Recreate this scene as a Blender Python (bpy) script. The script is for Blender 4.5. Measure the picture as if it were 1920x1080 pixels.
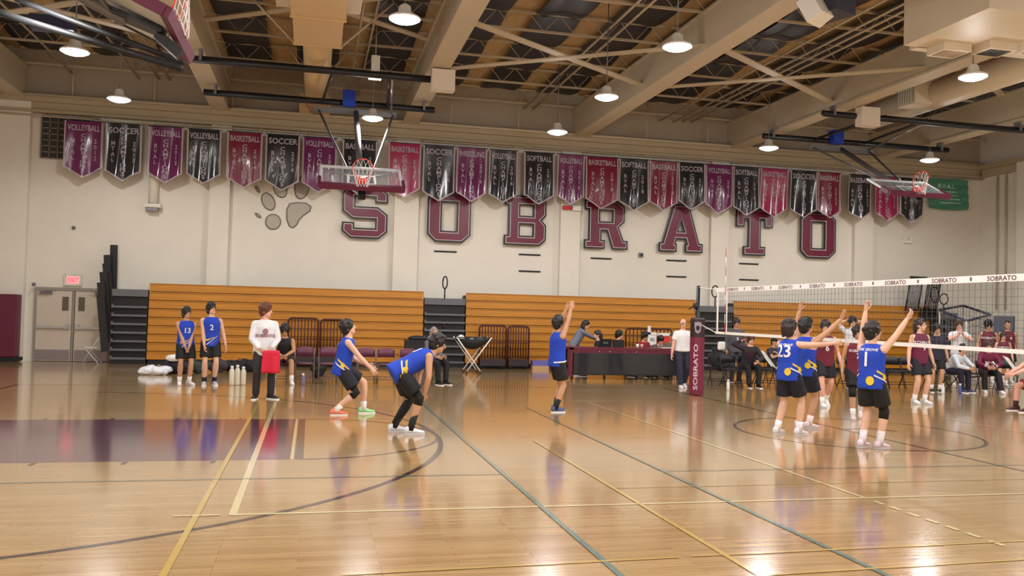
import bpy, bmesh, math, random
from mathutils import Vector, Matrix
from mathutils.bvhtree import BVHTree
from mathutils import noise as mnoise

# ------------------------------------------------------------------ camera, world, exposure
for o in list(bpy.data.objects):
    bpy.data.objects.remove(o)
S = bpy.context.scene
C = S.collection
V = Vector
F_PX, YAW, PITCH, ROLL = 1616.7, 0.2277, 0.0281, 0.0257
CAM = V((0.588, -7.594, 1.7545))
_f = V((math.sin(YAW) * math.cos(PITCH), math.cos(YAW) * math.cos(PITCH), math.sin(PITCH)))
_r = V((math.cos(YAW), -math.sin(YAW), 0))
_u = _r.cross(_f)
RT = math.cos(ROLL) * _r + math.sin(ROLL) * _u
UP = -math.sin(ROLL) * _r + math.cos(ROLL) * _u
FW = _f
cd = bpy.data.cameras.new('camera')
cam = bpy.data.objects.new('camera', cd)
C.objects.link(cam)
cd.sensor_width = 36
cd.lens = F_PX / 1920 * 36
cd.clip_end = 200
M = Matrix.Identity(4)
for i in range(3):
    M[i][0], M[i][1], M[i][2], M[i][3] = RT[i], UP[i], -FW[i], CAM[i]
cam.matrix_world = M
S.camera = cam
S.view_settings.view_transform = 'Standard'
S.view_settings.look = 'None'
S.view_settings.gamma = 1
S.view_settings.use_curve_mapping = False
S.view_settings.exposure = 0.0
w = bpy.data.worlds.new('world')
S.world = w
w.use_nodes = True
w.node_tree.nodes['Background'].inputs[0].default_value = (0.9, 0.92, 1, 1)
w.node_tree.nodes['Background'].inputs[1].default_value = 0.05
LAMP_W = 445.0


def ray(x, y):
    return RT * ((x - 960) / F_PX) + UP * ((540 - y) / F_PX) + FW


def atz(x, y, z=0.0):
    d = ray(x, y)
    return CAM + d * ((z - CAM.z) / d.z)


def aty(x, y, Y):
    d = ray(x, y)
    return CAM + d * ((Y - CAM.y) / d.y)


def atx(x, y, X):
    d = ray(x, y)
    return CAM + d * ((X - CAM.x) / d.x)


def ground(px, Y):
    lo, hi = 620.0, 1500.0
    for _ in range(50):
        m = (lo + hi) / 2
        if atz(px, m).y > Y:
            lo = m
        else:
            hi = m
    return atz(px, lo)


# ------------------------------------------------------------------ materials
def lin(c):
    return tuple(((v / 255) / 12.92 if v / 255 <= 0.04045 else ((v / 255 + 0.055) / 1.055) ** 2.4) for v in c) + (1,)


MATS = {}


def mat(name, rgb, rough=0.5, metal=0.0, noise=0.0, nscale=8.0, bump=0.0, bscale=30.0, coat=0.0, alpha=1.0, emit=0.0,
        spec=0.5, trans=0.0, stretch=(1, 1, 1)):
    if name in MATS:
        return MATS[name]
    m = bpy.data.materials.new(name)
    m.use_nodes = True
    nt = m.node_tree
    b = nt.nodes['Principled BSDF']
    col = lin(rgb)
    b.inputs['Base Color'].default_value = col
    b.inputs['Roughness'].default_value = rough
    b.inputs['Metallic'].default_value = metal
    b.inputs['Specular IOR Level'].default_value = spec
    b.inputs['Coat Weight'].default_value = coat
    b.inputs['Alpha'].default_value = alpha
    b.inputs['Transmission Weight'].default_value = trans
    if emit:
        b.inputs['Emission Color'].default_value = col
        b.inputs['Emission Strength'].default_value = emit
    if noise or bump:
        tc = nt.nodes.new('ShaderNodeTexCoord')
        mp = nt.nodes.new('ShaderNodeMapping')
        mp.inputs['Scale'].default_value = stretch
        nt.links.new(tc.outputs['Object'], mp.inputs[0])
    if noise:
        n = nt.nodes.new('ShaderNodeTexNoise')
        n.inputs['Scale'].default_value = nscale
        n.inputs['Detail'].default_value = 4
        nt.links.new(mp.outputs[0], n.inputs['Vector'])
        r = nt.nodes.new('ShaderNodeMapRange')
        r.inputs[1].default_value = 0.25
        r.inputs[2].default_value = 0.75
        r.inputs[3].default_value = 1 - noise
        r.inputs[4].default_value = 1 + noise
        nt.links.new(n.outputs['Fac'], r.inputs[0])
        mx = nt.nodes.new('ShaderNodeVectorMath')
        mx.operation = 'SCALE'
        mx.inputs[0].default_value = col[:3]
        nt.links.new(r.outputs[0], mx.inputs['Scale'])
        nt.links.new(mx.outputs[0], b.inputs['Base Color'])
    if bump:
        n2 = nt.nodes.new('ShaderNodeTexNoise')
        n2.inputs['Scale'].default_value = bscale
        nt.links.new(mp.outputs[0], n2.inputs['Vector'])
        bp = nt.nodes.new('ShaderNodeBump')
        bp.inputs['Strength'].default_value = bump
        bp.inputs['Distance'].default_value = 0.01
        nt.links.new(n2.outputs['Fac'], bp.inputs['Height'])
        nt.links.new(bp.outputs[0], b.inputs['Normal'])
    MATS[name] = m
    return m


def floor_mat():
    m = bpy.data.materials.new('maple_floor')
    m.use_nodes = True
    nt = m.node_tree
    L = nt.links
    b = nt.nodes['Principled BSDF']
    tc = nt.nodes.new('ShaderNodeTexCoord')
    br = nt.nodes.new('ShaderNodeTexBrick')
    br.inputs['Scale'].default_value = 1.0
    br.inputs['Brick Width'].default_value = 1.1
    br.inputs['Row Height'].default_value = 0.06
    br.inputs['Mortar Size'].default_value = 0.0012
    br.inputs['Bias'].default_value = 0.0
    br.offset_frequency = 3
    br.inputs['Color1'].default_value = lin((188, 155, 106))
    br.inputs['Color2'].default_value = lin((172, 137, 88))
    br.inputs['Mortar'].default_value = lin((122, 90, 52))
    L.new(tc.outputs['Object'], br.inputs['Vector'])
    mp = nt.nodes.new('ShaderNodeMapping')
    mp.inputs['Scale'].default_value = (1.4, 26, 1)
    L.new(tc.outputs['Object'], mp.inputs[0])
    n = nt.nodes.new('ShaderNodeTexNoise')
    n.inputs['Scale'].default_value = 1.0
    n.inputs['Detail'].default_value = 6
    L.new(mp.outputs[0], n.inputs['Vector'])
    r = nt.nodes.new('ShaderNodeMapRange')
    r.inputs[1].default_value = 0.3
    r.inputs[2].default_value = 0.7
    r.inputs[3].default_value = 0.84
    r.inputs[4].default_value = 1.12
    L.new(n.outputs['Fac'], r.inputs[0])
    vm = nt.nodes.new('ShaderNodeVectorMath')
    vm.operation = 'SCALE'
    L.new(br.outputs['Color'], vm.inputs[0])
    L.new(r.outputs[0], vm.inputs['Scale'])
    L.new(vm.outputs[0], b.inputs['Base Color'])
    b.inputs['Roughness'].default_value = 0.17
    b.inputs['Specular IOR Level'].default_value = 0.6
    b.inputs['Coat Weight'].default_value = 0.8
    b.inputs['Coat Roughness'].default_value = 0.1
    n2 = nt.nodes.new('ShaderNodeTexNoise')
    n2.inputs['Scale'].default_value = 1.2
    L.new(tc.outputs['Object'], n2.inputs['Vector'])
    bp = nt.nodes.new('ShaderNodeBump')
    bp.inputs['Strength'].default_value = 0.05
    bp.inputs['Distance'].default_value = 0.02
    L.new(n2.outputs['Fac'], bp.inputs['Height'])
    L.new(bp.outputs[0], b.inputs['Normal'])
    return m


def glossy_paint(name, rgb, noise=0.08):
    m = mat(name, rgb, 0.17, noise=noise, nscale=3, stretch=(1, 12, 1), spec=0.6, coat=0.8)
    m.node_tree.nodes['Principled BSDF'].inputs['Coat Roughness'].default_value = 0.1
    return m


# ------------------------------------------------------------------ mesh builder
def frame(d):
    d = d.normalized()
    a = V((0, 0, 1)) if abs(d.z) < 0.9 else V((1, 0, 0))
    x = a.cross(d).normalized()
    return x, d.cross(x).normalized()


class MB:
    def __init__(s):
        s.v, s.f, s.m = [], [], []

    def add(s, vs, fs, mi=0):
        o = len(s.v)
        s.v += [V(p) for p in vs]
        s.f += [tuple(i + o for i in f) for f in fs]
        s.m += [mi] * len(fs)
        return s

    def box(s, c, d, mi=0, rz=0.0, rx=0.0, ry=0.0):
        R = Matrix.Rotation(rz, 3, 'Z') @ Matrix.Rotation(ry, 3, 'Y') @ Matrix.Rotation(rx, 3, 'X')
        c = V(c)
        vs = [c + R @ V((sx * d[0] / 2, sy * d[1] / 2, sz * d[2] / 2)) for sx in (-1, 1) for sy in (-1, 1) for sz in (-1, 1)]
        return s.add(vs, [(0, 1, 3, 2), (4, 6, 7, 5), (0, 4, 5, 1), (2, 3, 7, 6), (0, 2, 6, 4), (1, 5, 7, 3)], mi)

    def bar(s, a, b, wd, ht, mi=0, up=None):
        """box beam from a to b; wd across, ht along up"""
        a, b = V(a), V(b)
        d = (b - a).normalized()
        up = V(up) if up else V((0, 0, 1))
        x = d.cross(up)
        if x.length < 1e-5:
            x = d.cross(V((1, 0, 0)))
        x.normalize()
        y = x.cross(d).normalized()
        vs = []
        for p in (a, b):
            vs += [p + x * (sx * wd / 2) + y * (sy * ht / 2) for sx, sy in ((-1, -1), (1, -1), (1, 1), (-1, 1))]
        return s.add(vs, [(3, 2, 1, 0), (4, 5, 6, 7), (0, 1, 5, 4), (1, 2, 6, 5), (2, 3, 7, 6), (3, 0, 4, 7)], mi)

    def loft(s, rings, mi=0, caps=True):
        n = len(rings[0])
        o = len(s.v)
        for r in rings:
            s.v += [V(p) for p in r]
        k0 = len(s.f)
        for i in range(len(rings) - 1):
            for j in range(n):
                j2 = (j + 1) % n
                s.f.append((o + i * n + j, o + i * n + j2, o + (i + 1) * n + j2, o + (i + 1) * n + j))
        if caps:
            s.f.append(tuple(o + j for j in range(n))[::-1])
            s.f.append(tuple(o + (len(rings) - 1) * n + j for j in range(n)))
        s.m += [mi] * (len(s.f) - k0)
        return s

    def tube(s, pts, r, n=8, mi=0, round_ends=False):
        pts = [V(p) for p in pts]
        rs = list(r) if isinstance(r, (list, tuple)) else [r] * len(pts)
        if round_ends:
            d0 = (pts[1] - pts[0]).normalized()
            d1 = (pts[-1] - pts[-2]).normalized()
            pre = [(pts[0] - d0 * rs[0] * k, rs[0] * q) for k, q in ((0.97, 0.25), (0.7, 0.71))]
            post = [(pts[-1] + d1 * rs[-1] * k, rs[-1] * q) for k, q in ((0.7, 0.71), (0.97, 0.25))]
            pts = [p for p, _ in pre] + pts + [p for p, _ in post]
            rs = [q for _, q in pre] + rs + [q for _, q in post]
        x = None
        rings = []
        for i, p in enumerate(pts):
            d = (pts[min(i + 1, len(pts) - 1)] - pts[max(i - 1, 0)])
            if d.length < 1e-8:
                d = V((0, 0, 1))
            d.normalize()
            if x is None:
                x = frame(d)[0]
            else:
                x = x - d * x.dot(d)
                x = x.normalized() if x.length > 1e-6 else frame(d)[0]
            y = d.cross(x)
            rings.append([p + (x * math.cos(2 * math.pi * k / n) + y * math.sin(2 * math.pi * k / n)) * rs[i] for k in range(n)])
        return s.loft(rings, mi)

    def ell(s, c, rad, ax=None, n=12, m=8, mi=0):
        c = V(c)
        ax = ax or (V((1, 0, 0)), V((0, 1, 0)), V((0, 0, 1)))
        rings = []
        for i in range(m + 1):
            t = math.pi * (i + 0.02) / (m + 0.04)
            rings.append([c + ax[0] * (rad[0] * math.sin(t) * math.cos(2 * math.pi * k / n)) + ax[1] * (
                rad[1] * math.sin(t) * math.sin(2 * math.pi * k / n)) - ax[2] * (rad[2] * math.cos(t)) for k in range(n)])
        return s.loft(rings, mi)

    def lathe(s, prof, c=(0, 0, 0), n=20, mi=0, axis='Z'):
        c = V(c)
        rings = []
        for r, z in prof:
            rg = []
            for k in range(n):
                a = 2 * math.pi * k / n
                p = V((r * math.cos(a), r * math.sin(a), z))
                if axis == 'Y':
                    p = V((p.x, p.z, -p.y))
                if axis == 'X':
                    p = V((p.z, p.y, -p.x))
                rg.append(c + p)
            rings.append(rg)
        return s.loft(rings, mi)

    def prism(s, poly, o, ex, ey, depth, mi=0, front=None):
        """extrude a 2D polygon (list of (x,y)) lying at o + ex*x + ey*y by depth along the normal ex x ey"""
        o, ex, ey = V(o), V(ex), V(ey)
        nrm = ex.cross(ey).normalized()
        a = [o + ex * p[0] + ey * p[1] for p in poly]
        b = [p + nrm * depth for p in a]
        n = len(poly)
        s.add(a + b, [tuple(range(n))[::-1], tuple(range(n, 2 * n))] + [(i, (i + 1) % n, n + (i + 1) % n, n + i) for i in range(n)], mi)
        return s

    def build(s, name, mats, parent=None, smooth=False, local=False):
        me = bpy.data.meshes.new(name)
        vs = s.v
        if parent is not None and not local:
            rt = parent
            while rt.parent:
                rt = rt.parent
            inv = rt.matrix_basis.inverted()
            vs = [inv @ p for p in vs]
        me.from_pydata([tuple(p) for p in vs], [], s.f)
        if not isinstance(mats, (list, tuple)):
            mats = [mats]
        for m in mats:
            me.materials.append(m)
        me.polygons.foreach_set('material_index', s.m)
        if smooth:
            me.polygons.foreach_set('use_smooth', [True] * len(me.polygons))
        me.validate()
        me.update()
        o = bpy.data.objects.new(name, me)
        C.objects.link(o)
        o.parent = parent
        return o


def tag(o, label=None, cat=None, group=None, kind=None):
    if label:
        o['label'] = label
    if cat:
        o['category'] = cat
    if group:
        o['group'] = group
    if kind:
        o['kind'] = kind
    return o


def thing(name, label, cat, loc=(0, 0, 0), rz=0.0, group=None):
    o = bpy.data.objects.new(name, None)
    C.objects.link(o)
    o.location = loc
    o.rotation_euler = (0, 0, rz)
    o.empty_display_size = 0.1
    o.matrix_basis = Matrix.Translation(V(loc)) @ Matrix.Rotation(rz, 4, 'Z')
    return tag(o, label, cat, group)


def copy_tree(o, loc, rz=0.0, label=None, group=None):
    def rec(a, par):
        c = a.copy()
        C.objects.link(c)
        c.parent = par
        for ch in kids.get(a.name, []):
            rec(ch, c)
        return c
    kids = {}
    for q in list(C.objects):
        if q.parent:
            kids.setdefault(q.parent.name, []).append(q)
    r = rec(o, None)
    r.matrix_basis = Matrix.Translation(V(loc)) @ Matrix.Rotation(rz, 4, 'Z')
    if label:
        r['label'] = label
    if group:
        r['group'] = group
    return r


TXT = {}


def text_geo(body, size=1.0):
    """(verts, faces, width) of one line of lettering centred on x, baseline y = 0, cap height about 0.7 * size"""
    if body not in TXT:
        cu = bpy.data.curves.new('t', 'FONT')
        cu.body = body
        cu.resolution_u = 2
        cu.align_x = 'CENTER'
        cu.offset = 0.018
        ob = bpy.data.objects.new('t', cu)
        C.objects.link(ob)
        dg = bpy.context.evaluated_depsgraph_get()
        me = bpy.data.meshes.new_from_object(ob.evaluated_get(dg))
        vs = [(v.co.x, v.co.y) for v in me.vertices]
        fs = [tuple(p.vertices) for p in me.polygons]
        bpy.data.objects.remove(ob)
        bpy.data.curves.remove(cu)
        bpy.data.meshes.remove(me)
        TXT[body] = (vs, fs)
    vs, fs = TXT[body]
    return [(x * size, y * size) for x, y in vs], fs


def voxel(mb, size, smooth=2):
    """one continuous surface out of overlapping closed shapes"""
    me = bpy.data.meshes.new('tmp')
    me.from_pydata([tuple(p) for p in mb.v], [], mb.f)
    ob = bpy.data.objects.new('tmp', me)
    C.objects.link(ob)
    md = ob.modifiers.new('r', 'REMESH')
    md.mode = 'VOXEL'
    md.voxel_size = size
    if smooth:
        sm = ob.modifiers.new('s', 'SMOOTH')
        sm.factor = 0.5
        sm.iterations = smooth
    dg = bpy.context.evaluated_depsgraph_get()
    r = bpy.data.meshes.new_from_object(ob.evaluated_get(dg))
    out = MB()
    out.add([v.co.copy() for v in r.vertices], [tuple(p.vertices) for p in r.polygons])
    bpy.data.objects.remove(ob)
    bpy.data.meshes.remove(me)
    bpy.data.meshes.remove(r)
    return out


# shared materials
WALL = mat('wall_paint', (226, 220, 208), 0.75, noise=0.025, nscale=1.5, bump=0.05, bscale=60)
TRIMP = mat('tan_paint', (176, 160, 132), 0.6, noise=0.03, nscale=2)
STEEL = mat('cream_steel', (188, 174, 150), 0.5, noise=0.03)
BLACKM = mat('black_metal', (22, 20, 24), 0.4, noise=0.1)
CHROME = mat('chrome', (170, 172, 176), 0.25, 0.9)
GREYM = mat('grey_metal', (120, 120, 124), 0.4, 0.4)
WHITE = mat('white_plastic', (232, 230, 226), 0.4)
MAROON = mat('maroon', (98, 24, 50), 0.45, noise=0.05)
BLACK = mat('matte_black', (16, 16, 19), 0.6)

# ------------------------------------------------------------------ the setting
XL, XR, YF, YB, ZR = -9.3, 24.7, -13.0, 19.7, 9.0
LEDGE = 7.45


def struct(mb, name, m, parent=None, smooth=False):
    o = mb.build(name, m, parent, smooth)
    if parent is None:
        o['kind'] = 'structure'
    return o


FLOOR = struct(MB().box(((XL + XR) / 2, (YF + YB) / 2, -0.1), (XR - XL, YB - YF, 0.2)), 'floor', floor_mat())
FLOOR['label'] = 'glossy maple gym floor with painted court lines'
ZL = [0.0006]


def paint(rings, name, m):
    """flat paint: a strip given as list of (left, right) xy pairs"""
    ZL[0] += 0.00012
    mb = MB()
    vs = []
    for a, b in rings:
        vs += [(a[0], a[1], ZL[0]), (b[0], b[1], ZL[0])]
    mb.add(vs, [(2 * i, 2 * i + 1, 2 * i + 3, 2 * i + 2) for i in range(len(rings) - 1)])
    for i, f in enumerate(mb.f):
        p = [mb.v[k] for k in f]
        if (p[1] - p[0]).cross(p[2] - p[0]).z < 0:
            mb.f[i] = f[::-1]
    return mb.build(name, m, FLOOR)


def pline(a, b, wd, m, name='court_line'):
    a, b = V((a[0], a[1])), V((b[0], b[1]))
    d = (b - a).normalized()
    n = V((-d.y, d.x)) * (wd / 2)
    return paint([((a + n)[:], (a - n)[:]), ((b + n)[:], (b - n)[:])], name, m)


def parc(c, r, a0, a1, wd, m, n=64, name='court_line'):
    rr = []
    for i in range(n + 1):
        t = math.radians(a0 + (a1 - a0) * i / n)
        rr.append(((c[0] + (r - wd / 2) * math.cos(t), c[1] + (r - wd / 2) * math.sin(t)),
                   (c[0] + (r + wd / 2) * math.cos(t), c[1] + (r + wd / 2) * math.sin(t))))
    return paint(rr, name, m)


P_CREAM = glossy_paint('cream_line', (220, 202, 152))
P_YEL = glossy_paint('yellow_line', (202, 170, 92))
P_TEAL = glossy_paint('teal_line', (106, 130, 120))
P_DARK = glossy_paint('dark_line', (62, 38, 38))
P_KEY = glossy_paint('key_paint', (86, 38, 64))
XFT, YK = 0.52, 4.5
XBK = XFT - 4.19
# painted key and the basketball lines
o = pline((XFT - 5.8, YK), (XFT - 0.09, YK), 3.66, P_KEY, 'painted_key')
pline((XFT - 0.02, YK - 1.83), (XFT - 0.02, YK + 1.83), 0.1, P_DARK)
pline((XFT - 0.1, YK - 1.83), (XFT - 0.1, YK + 1.83), 0.035, P_CREAM)
parc((XFT, YK), 1.83, -90, 90, 0.05, P_DARK)
parc((XBK, YK), 6.02, -88, 88, 0.07, P_DARK, 90)
for sg in (1, -1):
    for k in range(4):
        x = XFT - 0.95 - k * 0.92
        pline((x, YK + sg * 1.83), (x, YK + sg * 2.0), 0.05, P_DARK, 'lane_mark')
pline((XFT - 5.8, -3.1), (XFT - 5.8, 12.15), 0.05, P_DARK)
pline((XFT - 5.8, 12.12), (23.3, 12.12), 0.05, P_DARK)
pline((9.0, -3.1), (9.0, 12.12), 0.05, P_DARK)
parc((9.0, YK), 1.83, 0, 360, 0.05, P_DARK, 72)
parc((18 - XBK, YK), 6.02, 92, 268, 0.06, P_DARK, 60)
parc((9.35, YK - 0.1), 0.5, 20, 130, 0.1, P_DARK, 14, 'centre_mark')
# volleyball court
pline((0, -0.02), (0, 9.02), 0.065, P_CREAM)
pline((0, 0), (18, 0), 0.05, P_CREAM)
pline((0.0, 9.0), (18, 9.0), 0.04, P_CREAM)
for x in (6.0, 12.0):
    pline((x, 0), (x, 9), 0.05, P_CREAM)
    for k in range(7):
        y = -0.14 - k * 0.245
        pline((x, y), (x, y - 0.16), 0.055, P_CREAM, 'line_dash')
# side-court lines
pline((-0.29, -3.4), (-0.29, 8.6), 0.05, P_YEL)
pline((-0.47, 0.0), (-0.1, 0.0), 0.04, P_CREAM)
pline((3.62, -3.2), (3.62, 3.95), 0.045, P_YEL)
pline((3.62, 0.72), (16.0, 0.72), 0.03, P_YEL)
pline((2.67, -3.2), (2.67, 9.4), 0.05, P_TEAL)
pline((4.52, -3.2), (4.52, 8.0), 0.05, P_TEAL)
pline((4.52, 1.55), (16.0, 1.55), 0.03, P_TEAL)
pline((-6, 1.55), (2.67, 1.55), 0.03, P_TEAL)
for a, b in (((640, 1079), (1272, 1046)), ((1298, 1044), (1920, 1015)), ((1440, 1079), (1920, 1050))):
    pa, pb = atz(*a), atz(*b)
    pline(pa, pb, 0.03, P_YEL)

# walls
mb = MB()
mb.box(((XL + XR) / 2, YB + 0.15, ZR / 2), (XR - XL + 0.6, 0.3, ZR))
WB = struct(mb, 'wall_back', WALL)
MB().box(((XL + XR) / 2, YB - 0.005, 8.25), (XR - XL, 0.03, 1.46)).build('upper_band', mat('upper_tone', (172, 160, 142), 0.75, noise=0.03), WB)  # top strip of the back wall, coloured darker than the wall below
WR = struct(MB().box((XR + 0.15, (YF + YB) / 2, ZR / 2), (0.3, YB - YF, ZR)), 'wall_right', WALL)
WL = struct(MB().box((XL - 0.15, (YF + YB) / 2, ZR / 2), (0.3, YB - YF, ZR)), 'wall_left', WALL)
struct(MB().box(((XL + XR) / 2, YF - 0.15, ZR / 2), (XR - XL + 0.6, 0.3, ZR)), 'wall_front', WALL)
# pilasters
k = 1
for xa, xb in ((-2.5, -1.92), (3.02, 3.78), (8.45, 9.12), (13.8, 14.45), (19.35, 20.1)):
    struct(MB().box(((xa + xb) / 2, YB - 0.09, LEDGE / 2), (xb - xa, 0.2, LEDGE)), 'trim_%d' % k, WALL)
    k += 1
struct(MB().box(((XL - 8.35) / 2, YB - 0.2, LEDGE / 2), (-8.35 - XL, 0.42, LEDGE)).box((-7.85, YB - 0.11, LEDGE / 2), (0.86, 0.24, LEDGE)), 'trim_%d' % k, WALL)
k += 1
struct(MB().box((XR - 0.12, YB - 2.4, LEDGE / 2), (0.25, 0.8, LEDGE)), 'trim_%d' % k, WALL)
k += 1
# ledge along the back and right walls, with the pipes that run on it
mb = MB()
mb.box(((XL + XR) / 2, YB - 0.16, 7.52), (XR - XL, 0.34, 0.16))
mb.box(((XL + XR) / 2, YB - 0.1, 7.34), (XR - XL, 0.2, 0.2))
mb.box(((XL + XR) / 2, YB - 0.14, 7.18), (XR - XL, 0.28, 0.08))
struct(mb, 'trim_%d' % k, TRIMP)
k += 1
mb = MB()
mb.tube([(XL + 0.1, YB - 0.42, 7.62), (XR - 0.1, YB - 0.42, 7.62)], 0.05, 10)
mb.tube([(XL + 0.1, YB - 0.3, 7.05), (-6.0, YB - 0.3, 7.02), (-4.9, YB - 0.3, 6.98), (-2.6, YB - 0.3, 7.06), (8, YB - 0.3, 7.1), (XR - 0.1, YB - 0.3, 7.1)], 0.025, 8)
mb.build('pipe', STEEL, bpy.data.objects['trim_%d' % (k - 1)], True)
mb = MB()
mb.box((XR - 0.16, (YF + YB) / 2, 7.52), (0.34, YB - YF - 0.7, 0.16))
mb.box((XR - 0.1, (YF + YB) / 2, 7.3), (0.2, YB - YF - 0.7, 0.26))
struct(mb, 'trim_%d' % k, TRIMP)
k += 1
mb = MB()
mb.box((XL + 0.16, (YF + YB) / 2, 7.52), (0.34, YB - YF - 0.9, 0.16))
struct(mb, 'trim_%d' % k, TRIMP)

# ceiling: deck, girders, joists, dark insulation sheets, braces, pipes
DECK = mat('roof_deck', (186, 156, 112), 0.8, noise=0.12, nscale=2.5, stretch=(4, 0.6, 1))
INSUL = mat('dark_insulation', (36, 32, 38), 0.45, noise=0.2, nscale=2, bump=0.3, bscale=5)
CEIL = struct(MB().box(((XL + XR) / 2, (YF + YB) / 2, ZR + 0.1), (XR - XL + 0.6, YB - YF + 0.6, 0.2)), 'ceiling', DECK)
GX = [-7.8, -2.25, 3.4, 9.0, 14.6, 20.2]
gm = None
for gx in GX:
    mb = MB()
    mb.box((0, (YF + YB) / 2, 8.05), (0.4, YB - YF - 0.02, 0.86))
    mb.box((0, (YF + YB) / 2, 7.59), (0.5, YB - YF - 0.02, 0.06))
    mb.box((0, (YF + YB) / 2, 8.45), (0.5, YB - YF - 0.02, 0.05))
    if gm is None:
        g = mb.build('girder', STEEL, CEIL)
        gm = g
    else:
        g = gm.copy()
        C.objects.link(g)
    g.location.x = gx
JY = [19.3 - 2.35 * i for i in range(9)]
bays = [(a + 0.1, b - 0.1) for a, b in zip(GX, GX[1:])] + [(XL + 0.05, GX[0] - 0.1), (GX[-1] + 0.1, XR - 0.05)]
jm = {}
for (a, b) in bays:
    wd = round(b - a, 2)
    for y in JY:
        if wd not in jm:
            mb = MB()
            mb.box((wd / 2, 0, 8.5), (wd, 0.06, 0.05))
            mb.box((wd / 2, 0, 8.93), (wd, 0.06, 0.05))
            n = max(2, int(wd / 0.7))
            for i in range(n):
                x0, x1, x2 = wd * i / n, wd * (i + 0.5) / n, wd * (i + 1) / n
                mb.bar((x0, 0, 8.5), (x1, 0, 8.93), 0.014, 0.014)
                mb.bar((x1, 0, 8.93), (x2, 0, 8.5), 0.014, 0.014)
            j = mb.build('joist', STEEL, CEIL)
            jm[wd] = j
        else:
            j = jm[wd].copy()
            C.objects.link(j)
        j.location = (a, y, 0)
sheet = None
for bi, (a, b) in enumerate(bays):
    wd = b - a
    cols = [(0.04, 0.26), (0.39, 0.60), (0.73, 0.95)] if wd > 3 else [(0.08, 0.92)]
    for (u0, u1) in cols:
        for y0, y1 in zip(JY[1:], JY):
            if sheet is None:
                mb = MB()
                n = 6
                vs = [(i / n, q / n, -0.10 * (1 - (2 * q / n - 1) ** 2) - 0.02 * math.sin(9 * i / n)) for q in range(n + 1) for i in range(n + 1)]
                mb.add(vs, [(q * (n + 1) + i, (q + 1) * (n + 1) + i, (q + 1) * (n + 1) + i + 1, q * (n + 1) + i + 1) for q in range(n) for i in range(n)])
                s_ = mb.build('insulation_sheet', INSUL, CEIL, True)
                sheet = s_
            else:
                s_ = sheet.copy()
                C.objects.link(s_)
            s_.location = (a + wd * u0, y0 + 0.04, 8.9)
            s_.scale = (wd * (u1 - u0), y1 - y0 - 0.08, 1)
# braces between girders (crossing), pairs of thin pipes
for i, (ga, gb) in enumerate(zip(GX, GX[1:])):
    zb_ = 8.4 if i in (1, 4) else 7.75
    for yc in (11.7, 5.0):
        for sg in (1, -1):
            MB().bar((ga + 0.1, yc - sg * 1.9, zb_), (gb - 0.1, yc + sg * 1.9, zb_ + 0.02 + 0.03 * sg), 0.22, 0.03).build('brace', STEEL, CEIL)
    for dx in (3.75, 4.05):
        MB().tube([(ga + dx, -2, 8.42), (ga + dx, YB - 0.05, 8.42)], 0.03, 8).build('sprinkler_pipe', STEEL, CEIL, True)
for x in (-8.7, -6.4, -4.6, 11.9, 12.4):
    MB().tube([(x, -2, 8.38), (x, YB - 0.05, 8.38)], 0.028, 8).build('sprinkler_pipe', STEEL, CEIL, True)
for i in range(14):
    x = -6.3 + i * 2.2
    MB().tube([(x, YB - 0.4, 7.6), (x, YB - 0.4, 8.9)], 0.015, 6).build('hanger_rod', STEEL, CEIL, True)

# ------------------------------------------------------------------ lamps
LENS = mat('lamp_lens', (255, 252, 244), 0.4, emit=30.0)
LX = [-4.15, 1.98, 6.98, 13.35, 18.75]
LY = [-8.8, -4.8, -0.9, 3.05, 7.05, 10.95, 14.98]
ROWN = ['leftmost', 'second', 'third', 'fourth', 'fifth']
lamp0 = None
for ix, x in enumerate(LX):
    for iy, y in enumerate(LY):
        vis = y > 6
        if (ix, iy) in ((1, 5), (3, 5)):
            continue
        if vis:
            d_ = {14.98: 'near the back wall', 10.95: 'in the middle row', 7.05: 'in the nearest row'}[y]
            lb = 'lit round ceiling lamp hung %s, %s from the left' % (d_, ROWN[ix] if ix else 'first')
        else:
            lb = 'lit round ceiling lamp hung over the near half of the hall'
        if lamp0 is None:
            t = thing('ceiling_lamp', lb, 'lamp', (x, y, 6.7), 0, 'high bay lamps')
            MB().lathe([(0.268, 0.0), (0.27, 0.03), (0.2, 0.07), (0.12, 0.1), (0.1, 0.22), (0.05, 0.26), (0.01, 0.27)], n=24).build('housing', WHITE, t, True, True)
            MB().lathe([(0.005, -0.075), (0.12, -0.06), (0.2, -0.035), (0.265, 0.0), (0.005, 0.002)], n=24).build('lens', LENS, t, True, True)
            MB().tube([(0, 0, 0.26), (0, 0, 2.25)], 0.012, 6).build('stem', GREYM, t, True, True)
            ld = bpy.data.lights.new('lamp_light', 'SPOT')
            ld.shadow_soft_size = 0.16
            ld.spot_size = math.radians(172)
            ld.spot_blend = 0.35
            ld.energy = LAMP_W * 0.85
            ld.color = (1.0, 0.982, 0.975)
            lo = bpy.data.objects.new('light', ld)
            C.objects.link(lo)
            lo.parent = t
            lo.location = (0, 0, -0.1)
            lu = bpy.data.lights.new('lamp_glow', 'POINT')
            lu.shadow_soft_size = 0.14
            lu.energy = LAMP_W * 0.07
            lu.color = ld.color
            l2 = bpy.data.objects.new('glow', lu)
            C.objects.link(l2)
            l2.parent = t
            l2.location = (0, 0, -0.22)
            lamp0 = t
        else:
            copy_tree(lamp0, (x, y, 6.7), 0, lb, 'high bay lamps')

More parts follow.
